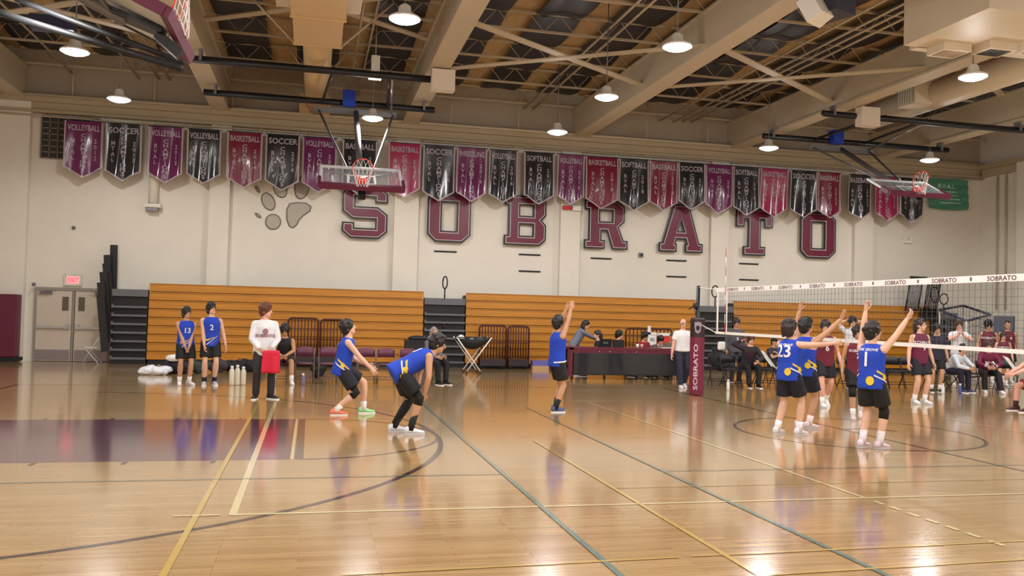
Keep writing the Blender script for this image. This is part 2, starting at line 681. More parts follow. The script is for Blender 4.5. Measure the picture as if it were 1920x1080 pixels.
# ------------------------------------------------------------------ the back wall: bleachers
WOOD = mat('bleacher_wood', (190, 126, 34), 0.4, noise=0.14, nscale=2.2, stretch=(0.6, 1, 9), coat=0.2)
AISLE_G = mat('aisle_grey', (96, 98, 104), 0.45, noise=0.06)
AISLE_B = mat('aisle_black', (14, 13, 16), 0.5)
secs = [(-3.96, 3.94, 'folded wooden bleacher bank between the double doors and the middle stairs'),
        (5.27, 12.99, 'folded wooden bleacher bank behind the scorer table'),
        (14.38, 21.95, 'folded wooden bleacher bank behind the net')]
NR, ZB, PH = 9, 0.13, 0.2445
for xa, xb, lb in secs:
    t = thing('folded_bleachers', lb, 'bleachers', ((xa + xb) / 2, 19.2, 0), 0, 'folded bleacher banks')
    MB().box(((xa + xb) / 2, 19.25, 0.065), (xb - xa - 0.04, 0.8, 0.13)).build('base', BLACK, t)
    MB().box(((xa + xb) / 2, 19.3, 1.2), (xb - xa - 0.06, 0.74, 2.1)).build('carcass', BLACK, t)
    for r in range(NR):
        z = ZB + r * PH
        y = 18.8 + 0.012 * r
        mb = MB()
        L = (xb - xa) / 2
        hh = PH - 0.022
        mb.bar((xa, y + 0.02, z + PH / 2), (xb, y + 0.02, z + PH / 2), 0.035, hh)
        mb.box(((xa + xb) / 2, y + 0.045, z + hh + 0.004), (xb - xa, 0.13, 0.022))
        mb.build('plank', WOOD, t)
for xa, xb, lb in ((-4.95, -3.98, 'black folded bleacher stairs beside the double doors'), (3.96, 5.25, 'black folded bleacher stairs above the ball cart'),
                   (13.01, 14.36, 'black folded bleacher stairs behind the padded net post'), (21.97, 23.1, 'black folded bleacher stairs at the far right end')):
    t = thing('bleacher_stairs', lb, 'stairs', ((xa + xb) / 2, 19.2, 0), 0, 'bleacher stairs')
    xm = (xa + xb) / 2
    MB().box((xm, 19.3, 1.08), (xb - xa - 0.02, 0.74, 1.9)).build('carcass', AISLE_B, t)
    MB().box((xm, 19.25, 0.065), (xb - xa - 0.01, 0.86, 0.13)).build('base', AISLE_B, t)
    for r in range(7):
        z = 0.16 + r * 0.2445
        MB().box((xm, 18.88, z), (xb - xa - 0.03, 0.2, 0.06)).build('step', AISLE_G, t)
        MB().box((xa + 0.04, 18.84, z + 0.03), (0.05, 0.1, 0.09)).build('bracket', AISLE_G, t)
    MB().box((xm, 18.98, 2.03), (xb - xa - 0.02, 0.3, 0.2)).build('top_panel', AISLE_G, t)
    if xa > 0:
        xh = xm - 0.02
        pts = [(xh, 18.85, 2.05), (xh, 18.85, 2.45)] + [(xh + 0.0, 18.85 - 0.16 * math.sin(a) * 1.0, 2.62 - 0.19 * math.cos(a)) for a in [q * math.pi / 8 for q in range(17)]]
        rz = 1.3
        pts = [(xh + (p[1] - 18.85) * -0.32, 18.85 + (p[1] - 18.85) * 0.9, p[2]) for p in pts]
        MB().tube(pts, 0.022, 8).build('handrail', BLACKM, t, True)
        if xa < 20:
            MB().tube([(xh, 18.8, 1.05), (xh, 18.8, 1.45)], 0.02, 8).build('handrail_stub', BLACKM, t, True)


def fold_rail(xc, sgn, label, slats):
    """end rail of a bleacher, folded into a fan of dark panels"""
    t = thing('folded_end_rail', label, 'railing', (xc, 19.0, 0), 0, 'bleacher end rails')
    for i, (x0, x1, zb, zt) in enumerate(slats):
        mb = MB()
        y = 18.62 + 0.12 * i
        mb.bar((x0, y, zb), (x1, y, zt), 0.2, 0.05, up=(0, 1, 0))
        mb.build('rail_panel', BLACKM, t)
    return t


fold_rail(-5.0, -1, 'fan of folded black rail panels at the left end of the bleachers',
          [(-5.02, -5.2, 0.35, 1.95), (-5.02, -5.23, 0.6, 2.3), (-5.0, -5.2, 0.8, 2.6), (-4.95, -5.16, 1.0, 2.85), (-5.03, -5.16, 1.2, 3.1), (-4.98, -5.02, 1.35, 3.4)])
t = thing('folded_end_rail', 'folded black barred rails at the right end of the bleachers', 'railing', (22.3, 19.0, 0), 0, 'bleacher end rails')
RAILG = mat('rail_grey', (112, 112, 118), 0.45)
for q, (xo, y0) in enumerate(((20.85, 18.72), (21.5, 18.62))):
    mb = MB()
    a, b, h = V((xo, y0, 2.2 - 0.15 * q)), V((xo + 0.5, y0, 2.2 - 0.15 * q)), V((0.2, 0, 1.1 + 0.15 * q))
    for p, r in ((a, a + h), (b, b + h), (a, b), (a + h, b + h)):
        mb.tube([p, r], 0.028, 6)
    mb.build('rail_frame', BLACKM, t, True)
    for i in range(1, 7):
        p = a + (b - a) * (i / 7)
        MB().tube([p, p + h], 0.02, 6).build('rail_bar', RAILG if q == 0 else BLACKM, t, True)
MB().box((21.75, 18.66, 2.05), (0.7, 0.06, 0.4)).build('rail_panel', BLACKM, t)
MB().tube([V((21.85 + 0.17 * math.cos(a), 18.5, 2.75 + 0.27 * math.sin(a))) for a in [q * math.pi / 8 for q in range(17)]], 0.022, 8).build('handrail', BLACKM, t, True)

# ------------------------------------------------------------------ doors, sign, pads, wall fittings
DOORP = mat('door_paint', (205, 192, 176), 0.5, noise=0.02)
KICK = mat('kick_plate', (142, 132, 134), 0.35, 0.5)
WIRE = mat('wired_glass', (92, 84, 62), 0.2, noise=0.1, nscale=20)
t = thing('door_1', 'cream double doors with push bars, small windows and kick plates', 'door', (-6.13, 19.66, 0))
t['kind'] = 'structure'
mb = MB()
for x in (-7.13, -5.13):
    mb.box((x, 19.66, 1.03), (0.06, 0.1, 2.06))
mb.box((-6.13, 19.66, 2.09), (2.08, 0.12, 0.09))
mb.box((-6.13, 19.64, 1.03), (0.05, 0.08, 2.04))
mb.build('door_frame', mat('frame_paint', (150, 142, 132), 0.5), t)
for sx in (-1, 1):
    xc = -6.13 + sx * 0.515
    lf = MB().box((xc, 19.65, 1.03), (0.94, 0.05, 2.02)).build('door_leaf', DOORP, t)
    MB().box((xc, 19.62, 0.19), (0.9, 0.012, 0.3)).build('kick_plate', KICK, lf)
    MB().box((xc - sx * 0.3, 19.62, 1.67), (0.17, 0.02, 0.4)).build('door_window', WIRE, lf)
    MB().box((xc, 19.58, 0.98), (0.84, 0.05, 0.06)).box((xc - sx * 0.38, 19.58, 1.0), (0.1, 0.07, 0.13)).build('push_bar', CHROME, lf)
    MB().box((xc + sx * 0.22, 19.58, 1.98), (0.32, 0.09, 0.08)).bar((xc + sx * 0.3, 19.5, 2.0), (xc - sx * 0.05, 19.5, 2.05), 0.03, 0.02).build('closer', GREYM, lf)
EXITR = mat('exit_red', (255, 45, 62), 0.4, emit=2.6)
e = thing('exit_sign', 'small lit red exit sign on the wall above the double doors', 'sign', aty(137, 525, 19.62))
MB().box(aty(137, 525, 19.66), (0.48, 0.07, 0.34)).build('case', mat('sign_case', (214, 206, 200), 0.5), e)
ec = aty(137, 525, 19.62)
MB().box(ec, (0.34, 0.012, 0.22)).build('panel', mat('sign_panel', (235, 170, 170), 0.5, emit=0.6), e)
vs, fs = text_geo('EXIT', 0.2)
MB().add([V((ec.x + x * 0.72, ec.y - 0.01, ec.z - 0.07 + y)) for x, y in vs], fs).build('lettering', EXITR, e)
# wall pad
t = thing('wall_pad', 'thick maroon wall pad left of the double doors', 'wall pad', (-8.35, 19.3, 0.1))
for xa, xb in ((-9.28, -8.36), (-8.35, -7.42)):
    mb = MB()
    mb.box(((xa + xb) / 2, 19.22, 1.02), (xb - xa, 0.34, 1.76))
    o = mb.build('pad_panel', mat('pad_vinyl', (92, 16, 44), 0.4, noise=0.05), t)
    bv = o.modifiers.new('b', 'BEVEL')
    bv.width = 0.03
    bv.segments = 2
MB().box((-8.3, 19.25, 0.09), (1.9, 0.34, 0.1)).build('base_rail', BLACK, t)
PADG = mat('pad_grey', (112, 120, 138), 0.45, noise=0.04)
t = thing('wall_pad', 'row of blue grey pads along the right end wall', 'wall pad', (24.6, 14, 0.1))
for i in range(8):
    MB().box((24.63, 18.35 - i * 0.92, 1.08), (0.12, 0.9, 1.98)).build('pad_panel', PADG, t)

GRIL = mat('grille_dark', (52, 50, 46), 0.6)
GRIB = mat('grille_bar', (120, 112, 100), 0.6)
a, b = aty(80, 217, 19.66), aty(185, 302, 19.66)
t = thing('wall_grille', 'dark gridded wall vent half hidden by the leftmost banner', 'vent', (a + b) / 2)
MB().box((a + b) / 2, (b.x - a.x, 0.05, a.z - b.z)).build('backing', GRIL, t)
for i in range(8):
    x = a.x + (b.x - a.x) * i / 7
    MB().box((x, 19.62, (a.z + b.z) / 2), (0.035, 0.03, a.z - b.z)).build('grille_bar', GRIB, t)
for i in range(8):
    z = b.z + (a.z - b.z) * i / 7
    MB().box(((a.x + b.x) / 2, 19.62, z), (b.x - a.x, 0.03, 0.035)).build('grille_bar', GRIB, t)
# down pipe with hood
p = aty(287, 385, 19.55)
t = thing('wall_pipe', 'short white pipe with an open hood below the third banner', 'pipe', p)
MB().tube([(p.x, 19.58, p.z + 0.05), (p.x, 19.58, 6.9)], 0.14, 14).build('pipe', WALL, t, True)
MB().box((p.x, 19.52, p.z - 0.02), (0.46, 0.3, 0.1)).build('hood', WALL, t)
MB().box((p.x, 19.5, p.z - 0.12), (0.3, 0.2, 0.1)).build('outlet', GREYM, t)
SLOTN = [(835, 472, 'black slot in the wall under the first letter O'), (993, 478, 'upper black slot in the wall under letter B'), (993, 509, 'lower black slot in the wall under letter B'),
         (1127, 485, 'black slot in the wall under letter R'), (1268, 489, 'upper black slot in the wall under letter A'), (1268, 519, 'lower black slot in the wall under letter A'),
         (1404, 495, 'upper black slot in the wall under letter T'), (1404, 525, 'lower black slot in the wall under letter T'), (1722, 520, 'black slot in the wall above the right end rails')]
for px, py, lb in SLOTN:
    p = aty(px, py, 19.69)
    o = MB().box(p, (0.72, 0.03, 0.04)).box((p.x, 19.665, p.z + 0.022), (0.74, 0.05, 0.01)).build('wall_slot', BLACKM)
    tag(o, lb, 'vent', 'wall slots')
p = aty(1070, 390, 19.45)
t = thing('fire_alarm', 'red and white fire alarm box below the banners', 'alarm', p)
MB().box((p.x - 0.12, 19.46, p.z), (0.3, 0.1, 0.12)).build('box', mat('alarm_red', (200, 40, 48), 0.4), t)
MB().box((p.x + 0.2, 19.46, p.z), (0.28, 0.12, 0.16)).build('strobe', WHITE, t)
p = aty(1702, 453, 19.66)
t = thing('emergency_light', 'white twin emergency light on the wall under the right banners', 'lamp', p)
MB().box(p, (0.34, 0.1, 0.12)).build('case', WHITE, t)
for sx in (-1, 1):
    MB().ell(p + V((sx * 0.12, -0.06, 0.1)), (0.07, 0.05, 0.07)).build('lamp_head', WHITE, t, True)
p = aty(1202, 478, 19.66)
t = thing('wall_speaker', 'small grey wall box between the letters R and A', 'speaker', p)
MB().box(p, (0.14, 0.08, 0.14)).build('case', GREYM, t)
MB().lathe([(0.05, 0), (0.045, -0.02), (0.01, -0.025)], (p.x, p.y - 0.04, p.z), 12, axis='Y').build('grille', BLACKM, t)
for px, py, lb in ((63, 533, 'round grey button on the wall left of the doors'), (138, 427, 'tiny dark knob high on the wall above the doors')):
    p = aty(px, py, 19.66 if px > 100 else 19.44)
    o = MB().lathe([(0.05, 0.05), (0.055, 0.0), (0.04, -0.03), (0.005, -0.035)], p, 12, axis='Y').build('wall_button', GREYM, None, True)
    tag(o, lb, 'button')
# conduits on the right wall
for dy, lb in ((18.75, 'thin conduit on the right wall nearer the corner'), (18.35, 'thin conduit on the right wall farther from the corner')):
    o = MB().tube([(24.64, dy, 2.3), (24.64, dy, 7.14)], 0.035, 8).box((24.66, dy, 3.4), (0.07, 0.16, 0.2)).build('conduit', STEEL, None, True)
    tag(o, lb, 'pipe', 'wall conduits')

# ------------------------------------------------------------------ big wall letters
LW = 1.42
W_ = 0.36
LET = {
    'S': [[(0, .02 + .2), (0, .5), (W_ + .02, .5), (W_ + .02, .33), (1.02, .33), (1.02, .6), (.32, .6), (0, .84), (0, 1.42), (.24, 1.62), (1.16, 1.62), (1.4, 1.42), (1.4, 1.13), (1.0, 1.13), (1.0, 1.29), (.4, 1.29), (.4, 1.0), (1.1, 1.0), (1.4, .77), (1.4, .22), (1.14, 0), (.26, 0)]],
    'O': [[(0, .24), (0, 1.38), (.26, 1.62), (1.14, 1.62), (1.4, 1.38), (1.4, .24), (1.14, 0), (.26, 0)], [(.46, .36), (.94, .36), (.94, 1.26), (.46, 1.26)]],
    'B': [[(0, 0), (0, .33), (.13, .33), (.13, 1.29), (0, 1.29), (0, 1.62), (1.2, 1.62), (1.4, 1.44), (1.4, 1.0), (1.25, .84), (1.4, .68), (1.4, .2), (1.18, 0)], [(.52, .32), (.95, .32), (.95, .68), (.52, .68)], [(.52, .97), (.95, .97), (.95, 1.3), (.52, 1.3)]],
    'R': [[(0, 0), (0, .3), (.14, .3), (.14, 1.29), (0, 1.29), (0, 1.62), (1.16, 1.62), (1.4, 1.42), (1.4, .92), (1.2, .74), (1.38, .3), (1.52, .3), (1.52, 0), (.98, 0), (.78, .6), (.6, .6), (.6, .3), (.72, .3), (.72, 0)], [(.54, .92), (.96, .92), (.96, 1.27), (.54, 1.27)]],
    'A': [[(0, 0), (0, .32), (.13, .32), (.52, 1.62), (1.08, 1.62), (1.47, .32), (1.6, .32), (1.6, 0), (.95, 0), (.95, .3), (1.0, .3), (.96, .44), (.64, .44), (.6, .3), (.65, .3), (.65, 0)], [(.7, .72), (.9, .72), (.8, 1.1)]],
    'T': [[(0, .98), (0, 1.62), (1.4, 1.62), (1.4, .98), (1.08, .98), (1.08, 1.25), (.94, 1.25), (.94, .32), (1.12, .32), (1.12, 0), (.28, 0), (.28, .32), (.46, .32), (.46, 1.25), (.32, 1.25), (.32, .98)]],
}
LM = mat('letter_maroon', (104, 22, 52), 0.35, noise=0.04)
LB = mat('letter_black', (24, 16, 20), 0.4)
LWH = mat('letter_white', (225, 215, 212), 0.5)


def letter_mesh(polys, grow):
    """offset outline (outer grows by -grow, holes opposite) filled with faces through a curve"""
    cu = bpy.data.curves.new('l', 'CURVE')
    cu.dimensions = '2D'
    cu.fill_mode = 'BOTH'
    for poly in polys:
        sp = cu.splines.new('POLY')
        n = len(poly)
        sp.points.add(n - 1)
        ar = sum(poly[i][0] * poly[(i + 1) % n][1] - poly[(i + 1) % n][0] * poly[i][1] for i in range(n))
        sg = 1 if ar > 0 else -1
        hole = poly is not polys[0]
        for i in range(n):
            p0, p1, p2 = V(poly[i - 1]), V(poly[i]), V(poly[(i + 1) % n])
            d0, d1 = (p1 - p0).normalized(), (p2 - p1).normalized()
            n0, n1 = V((d0.y, -d0.x)) * sg, V((d1.y, -d1.x)) * sg
            bis = (n0 + n1)
            bis = bis / max(0.35, bis.length_squared / 2)
            q = p1 + bis * (-grow if hole else grow)
            sp.points[i].co = (q.x, q.y, 0, 1)
        sp.use_cyclic_u = True
    ob = bpy.data.objects.new('l', cu)
    C.objects.link(ob)
    dg = bpy.context.evaluated_depsgraph_get()
    me = bpy.data.meshes.new_from_object(ob.evaluated_get(dg))
    vs = [(v.co.x, v.co.y) for v in me.vertices]
    fs = [tuple(p.vertices) for p in me.polygons]
    bpy.data.objects.remove(ob)
    bpy.data.curves.remove(cu)
    bpy.data.meshes.remove(me)
    return vs, fs


def solid2d(vs, fs, o, z0, z1):
    """slab in the wall plane: x right, y up, depth towards -Y from z0 to z1"""
    mb = MB()
    n = len(vs)
    A = [V((o.x + x, o.y - z1, o.z + y)) for x, y in vs]
    B = [V((o.x + x, o.y - z0, o.z + y)) for x, y in vs]
    mb.add(A + B, [])
    ec = {}
    F = []
    for f in fs:
        p = [A[i] for i in f]
        nr = (p[1] - p[0]).cross(p[2] - p[0])
        g = f if nr.y < 0 else f[::-1]
        F.append(g)
        for i in range(len(g)):
            ec[(g[i], g[(i + 1) % len(g)])] = 1
    side = [(b_, a_, a_ + n, b_ + n) for a_, b_ in ec if (b_, a_) not in ec]
    mb.f = F + [tuple(i + n for i in f[::-1]) for f in F] + side
    mb.m = [0] * len(mb.f)
    return mb


WORD = [('S', 1.42, 'first'), ('O', 4.07, 'first'), ('B', 6.57, ''), ('R', 9.28, ''), ('A', 11.92, ''), ('T', 14.75, ''), ('O', 17.22, 'last')]
for ch, x, which in WORD:
    lb = 'big maroon block letter %s with black edge on the back wall' % ch
    if ch == 'O':
        lb = 'big maroon block letter O, the %s letter of the word' % ('second' if x < 5 else 'last')
    org = V((x, 19.6, 3.93))
    t = thing('wall_letter', lb, 'letter', (x + 0.7, 19.6, 3.93), 0, 'letters on the back wall')
    polys = LET[ch]
    for nm, gr, z0, z1, m_ in (('backplate', 0.0, 0.0, 0.05, LB), ('inline', -0.055, 0.05, 0.06, LWH), ('face', -0.075, 0.06, 0.075, LM)):
        vs, fs = letter_mesh(polys, gr)
        solid2d(vs, fs, org, z0, z1).build(nm, m_, t)
    if x in (9.28,):
        pass
for x in (1.6, 4.2, 6.7, 9.5):
    pass
# paw print painted on the wall
PAWG = mat('paw_grey', (176, 168, 156), 0.6, noise=0.04)
PAWD = mat('paw_edge', (96, 88, 78), 0.6)
t = thing('paw_print', 'grey paw print emblem left of the letter S', 'emblem', aty(535, 390, 19.68))


def paw_pad(pts):
    for nm, gr, y, m_ in (('pad_edge', 0.0, 19.685, PAWD), ('pad', -0.03, 19.675, PAWG)):
        vs, fs = letter_mesh([pts], gr)
        solid2d(vs, fs, V((0, y, 0)), 0, 0.008).build(nm, m_, t)


for cx, cy, rx, ry, an in ((503, 378, 12, 18, 28), (512, 416, 15, 15, 35), (525, 352, 13, 20, 20), (566, 352, 14, 22, -10), (483, 355, 3, 8, 30), (484, 404, 3, 7, 50)):
    q = []
    for i in range(20):
        a = 2 * math.pi * i / 20
        dx, dy = rx * math.cos(a), ry * math.sin(a)
        r_ = math.radians(an)
        pp = aty(cx + dx * math.cos(r_) + dy * math.sin(r_), cy - dx * math.sin(r_) + dy * math.cos(r_), 19.68)
        q.append((pp.x, pp.z))
    paw_pad(q)
q = []
for px, py in ((537, 392), (543, 381), (556, 379), (574, 380), (584, 387), (582, 396), (570, 404), (562, 412), (557, 422), (550, 428), (542, 425), (537, 412)):
    pp = aty(px, py, 19.68)
    q.append((pp.x, pp.z))
paw_pad(q)

# ------------------------------------------------------------------ championship banners
PLUM = mat('banner_plum', (108, 36, 90), 0.2, noise=0.05, nscale=2, coat=0.3)
BRED = mat('banner_red', (122, 24, 56), 0.26, noise=0.05, nscale=2, coat=0.3)
BPINK = mat('banner_crimson', (158, 30, 84), 0.26, noise=0.05, nscale=2, coat=0.3)
BBLK = mat('banner_black', (36, 36, 42), 0.22, noise=0.08, nscale=2, coat=0.3)
BEDGE = mat('banner_edge', (176, 162, 168), 0.4)
BTXT = mat('banner_text', (176, 168, 182), 0.4)
BAN = [(122, 195, 222, 334, PLUM, 'MTAL', '2012', 'VOLLEYBALL'), (199, 267, 228, 340, BBLK, 'MTAL', '2013', 'SOCCER'), (279, 345, 233, 344, PLUM, 'BVAL', '2013', 'VOLLEYBALL'),
       (352, 416, 238, 345, BBLK, 'BVAL', '2011', 'VOLLEYBALL'), (427, 493, 245, 353, BRED, 'BVAL', '2014', 'BASKETBALL'), (499, 563, 252, 358, BBLK, 'BVAL', '2014', 'SOCCER'),
       (568, 632, 257, 362, PLUM, 'BVAL', '2015', 'VOLLEYBALL'), (643, 708, 262, 366, BBLK, 'BVAL', '2015', 'BASEBALL'), (729, 790, 268, 371, BPINK, 'BVAL', '2015', 'BASKETBALL'),
       (794, 854, 274, 378, BBLK, 'BVAL', '2016', 'SOCCER'), (857, 914, 277, 379, PLUM, 'BVAL', '2016', 'WRESTLING'), (918, 971, 281, 381, BBLK, 'BVAL', '2016', 'VOLLEYBALL'),
       (984, 1040, 285, 384, BBLK, 'BVAL', '2016', 'SOFTBALL'), (1046, 1097, 291, 384, PLUM, 'BVAL', '2016', 'VOLLEYBALL'), (1099, 1160, 295, 392, BRED, 'BVAL', '2018', 'BASKETBALL'),
       (1162, 1217, 301, 396, BBLK, 'BVAL', '2018', 'SOFTBALL'), (1219, 1272, 304, 396, BRED, 'BVAL', '2018', 'BASEBALL'), (1273, 1323, 307, 394, BBLK, 'BVAL', '2019', 'SOCCER'),
       (1324, 1375, 311, 401, PLUM, 'BVAL', '2019', 'VOLLEYBALL'), (1376, 1425, 314, 405, BBLK, 'BVAL', '2019', 'SOFTBALL'), (1426, 1478, 318, 408, BPINK, 'BVAL', '2014', 'BASKETBALL'),
       (1482, 1533, 321, 409, BBLK, 'BVAL', '2014', 'SOCCER'), (1535, 1577, 324, 410, BRED, 'BVAL', '2022', 'BASEBALL'), (1592, 1634, 330, 411, BBLK, 'BVAL', '2022', 'BASEBALL'),
       (1642, 1686, 333, 415, BPINK, 'BVAL', '2023', 'SOFTBALL'), (1687, 1733, 336, 418, BBLK, 'BVAL', '2023', 'SOCCER')]
ORD = 'first second third fourth fifth sixth seventh eighth ninth tenth eleventh twelfth thirteenth fourteenth fifteenth sixteenth seventeenth eighteenth nineteenth twentieth'.split()
ORD += ['twenty-first', 'twenty-second', 'twenty-third', 'twenty-fourth', 'twenty-fifth', 'twenty-sixth']
YBAN = 19.12
CNAME = {PLUM.name: 'plum', BRED.name: 'maroon', BPINK.name: 'crimson', BBLK.name: 'black'}
rnd = random.Random(5)
for bi, (xa, xb, yt, ytip, m_, lg, yr, sp) in enumerate(BAN):
    pa, pb = aty(xa, yt, YBAN), aty(xb, yt, YBAN)
    tip = aty((xa + xb) / 2, ytip, YBAN)
    x0, wd, zt, zb = pa.x, pb.x - pa.x, 6.9, tip.z
    zs = zb + 0.3 * min(wd, 1.05)
    ph, fr, am = rnd.uniform(0, 6.28), rnd.uniform(1.2, 2.4), rnd.uniform(0.02, 0.05)
    tilt = 0.0
    if bi == 23:
        am, fr = 0.07, 1.0

    def wave(x, z, off):
        u = (x - x0) / wd
        d = (zt - z) / (zt - zb)
        return V((x, YBAN - off + am * (0.35 + d) * math.sin(6.283 * fr * u + ph + d * 1.3) + 0.02 * math.sin(5 * d + ph), z))

    t = thing('championship_banner', '%s pennant banner with white edge, %s from the left of the row' % (CNAME[m_.name], ORD[bi]), 'banner', (x0 + wd / 2, YBAN, zb), 0, 'championship banners')

    def zbot(u):
        return zs + (zb - zs) * (1 - abs(2 * u - 1))
    nu, nv = 16, 14
    mb = MB()
    mb.add([wave(x0 + wd * i / nu, zt + (zbot(i / nu) - zt) * q / nv, 0) for q in range(nv + 1) for i in range(nu + 1)],
           [(q * (nu + 1) + i, (q + 1) * (nu + 1) + i, (q + 1) * (nu + 1) + i + 1, q * (nu + 1) + i + 1) for q in range(nv) for i in range(nu)])
    mb.build('cloth', m_, t, True)
    # white edge: a band following the outline
    ins = 0.045
    out = [(0, zt)] + [(0, zt + (zs - zt) * k / 10) for k in range(1, 11)] + [(0.5 * k / 6, zbot(0.5 * k / 6)) for k in range(1, 7)] + [(0.5 + 0.5 * k / 6, zbot(0.5 + 0.5 * k / 6)) for k in range(1, 7)] + [(1, zs + (zt - zs) * k / 10) for k in range(1, 11)]
    mb = MB()
    vs = []
    for u, z in out:
        xo = x0 + wd * u
        ui = min(1 - ins / wd, max(ins / wd, u))
        vs += [wave(xo, z, 0.006), wave(x0 + wd * ui, max(z, zbot(ui) + ins * 1.0) if z < zs + 0.001 else z, 0.006)]
    mb.add(vs, [(2 * i, 2 * i + 2, 2 * i + 3, 2 * i + 1) for i in range(len(out) - 1)])
    mb.build('edge_band', BEDGE, t, True)
    mb = MB()

    def put(txt, cx, zbase, sz, sx=1.0):
        vs, fs = text_geo(txt, sz)
        mb.add([wave(cx + x * sx, zbase + y, 0.008) for x, y in vs], fs)
    zc = zt - 0.36
    hh = (zc - (zb + 0.14)) / 9
    for k, ch in enumerate('CHAMPIONS'):
        put(ch, x0 + wd * 0.5, zc - hh * (k + 1) + hh * 0.1, hh * 1.3, 1.2)
    mb.build('champions_lettering', BTXT, t)
    for txt, u, nm in ((lg, 0.21, 'league_lettering'), (yr, 0.8, 'year_lettering')):
        mb = MB()
        for k, ch in enumerate(txt):
            put(ch, x0 + wd * u, zt - 0.62 - k * 0.16, 0.17, 1.0)
        mb.build(nm, BTXT, t)
    mb = MB()
    vs, fs = text_geo(sp, 1)
    wid = max(x for x, y in vs) - min(x for x, y in vs)
    put(sp, x0 + wd / 2, zt - 0.27, 0.24, 0.84 * wd / wid / 0.24)
    mb.build('header_lettering', BTXT, t)
    MB().tube([(x0 - 0.01, YBAN, zt + 0.01), (x0 + wd + 0.01, YBAN, zt + 0.01)], 0.016, 6).build('top_rod', BLACKM, t, True)
    for u in (0.08, 0.92):
        MB().tube([(x0 + wd * u, YBAN, zt), (x0 + wd * u, 19.46, 7.17)], 0.008, 5).build('tie', WHITE, t, True)
# green banner
GREEN = mat('banner_green', (78, 142, 118), 0.5, noise=0.06)
GTXT = mat('banner_pale_text', (190, 222, 205), 0.5)
pa, pb = aty(1742, 336, 19.5), aty(1815, 396, 19.5)
t = thing('green_banner', 'crumpled green cloth banner with pale lettering at the right', 'banner', ((pa.x + pb.x) / 2, 19.5, pb.z))


def gw(u, v, off=0.0):
    x = pa.x + (pb.x - pa.x) * u
    z = pa.z + 0.05 + (pb.z - pa.z) * v - 0.05 * math.sin(3.14 * u) * v
    return V((x, 19.5 - off + 0.03 * math.sin(14 * u + 4 * v) * (0.3 + v) + 0.02 * math.sin(22 * v + 5 * u), z))


mb = MB()
n = 18
mb.add([gw(i / n, q / n) for q in range(n + 1) for i in range(n + 1)], [(q * (n + 1) + i, (q + 1) * (n + 1) + i, (q + 1) * (n + 1) + i + 1, q * (n + 1) + i + 1) for q in range(n) for i in range(n)])
mb.build('cloth', GREEN, t, True)
for u in (0.03, 0.97):
    MB().tube([gw(u, 0.02), (gw(u, 0).x, 19.5, 7.17)], 0.008, 5).build('tie', WHITE, t, True)
mb = MB()
vs, fs = text_geo('B.V.A.L.', 0.2)
mb.add([gw(0.45 + x / 1.35, 0.3 - y / 1.1, 0.012) for x, y in vs], fs)
for r in range(4):
    for k in range(8):
        u0, v0 = 0.15 + 0.045 * r + 0.07 * k, 0.4 + 0.12 * r
        mb.add([gw(u0, v0, 0.012), gw(u0, v0 + 0.03, 0.012), gw(u0 + 0.055, v0 + 0.03, 0.012), gw(u0 + 0.055, v0, 0.012)], [(0, 1, 2, 3)])
mb.build('lettering', GTXT, t)
# purple banner on the right wall
t = thing('wall_banner', 'dark purple pennant banner on the right end wall', 'banner', (24.55, 15.6, 4.2))
BPUR = mat('banner_purple', (84, 24, 72), 0.3, coat=0.2)
mb = MB()
yb0, yb1, zt, zs, zb = 17.15, 15.2, 6.75, 4.85, 4.2
mb.add([V((24.52 + 0.02 * math.sin(i), yb0 + (yb1 - yb0) * i / 10, zt + ((zs + (zb - zs) * (1 - abs(2 * i / 10 - 1))) - zt) * q / 8)) for q in range(9) for i in range(11)],
       [(q * 11 + i, (q + 1) * 11 + i, (q + 1) * 11 + i + 1, q * 11 + i + 1) for q in range(8) for i in range(10)])
mb.build('cloth', BPUR, t, True)
MB().bar((24.5, yb0, zt), (24.5, yb0, zs), 0.05, 0.01).bar((24.5, yb0, zs), (24.5, (yb0 + yb1) / 2, zb), 0.01, 0.05).build('edge_band', BEDGE, t)
mb = MB()
for i in range(4):
    for q in range(5):
        mb.box((24.49, yb0 - 0.2 - 0.25 * i, 6.4 - 0.16 * q - 0.03 * i), (0.01, 0.17, 0.06))
mb.build('lettering', BTXT, t)

# ------------------------------------------------------------------ hoops on ceiling rigs
GLASS = mat('board_glass', (205, 220, 225), 0.06, alpha=0.16, spec=0.8)
RIMO = mat('rim_orange', (232, 70, 40), 0.35)
NETW = mat('net_white', (230, 222, 222), 0.7)
HPAD = mat('hoop_pad', (92, 22, 52), 0.5)
BLUE = mat('winch_blue', (24, 60, 170), 0.4)
BFRAME = mat('board_frame', (216, 220, 226), 0.35)
WINCH = mat('rig_box', (222, 210, 196), 0.5)


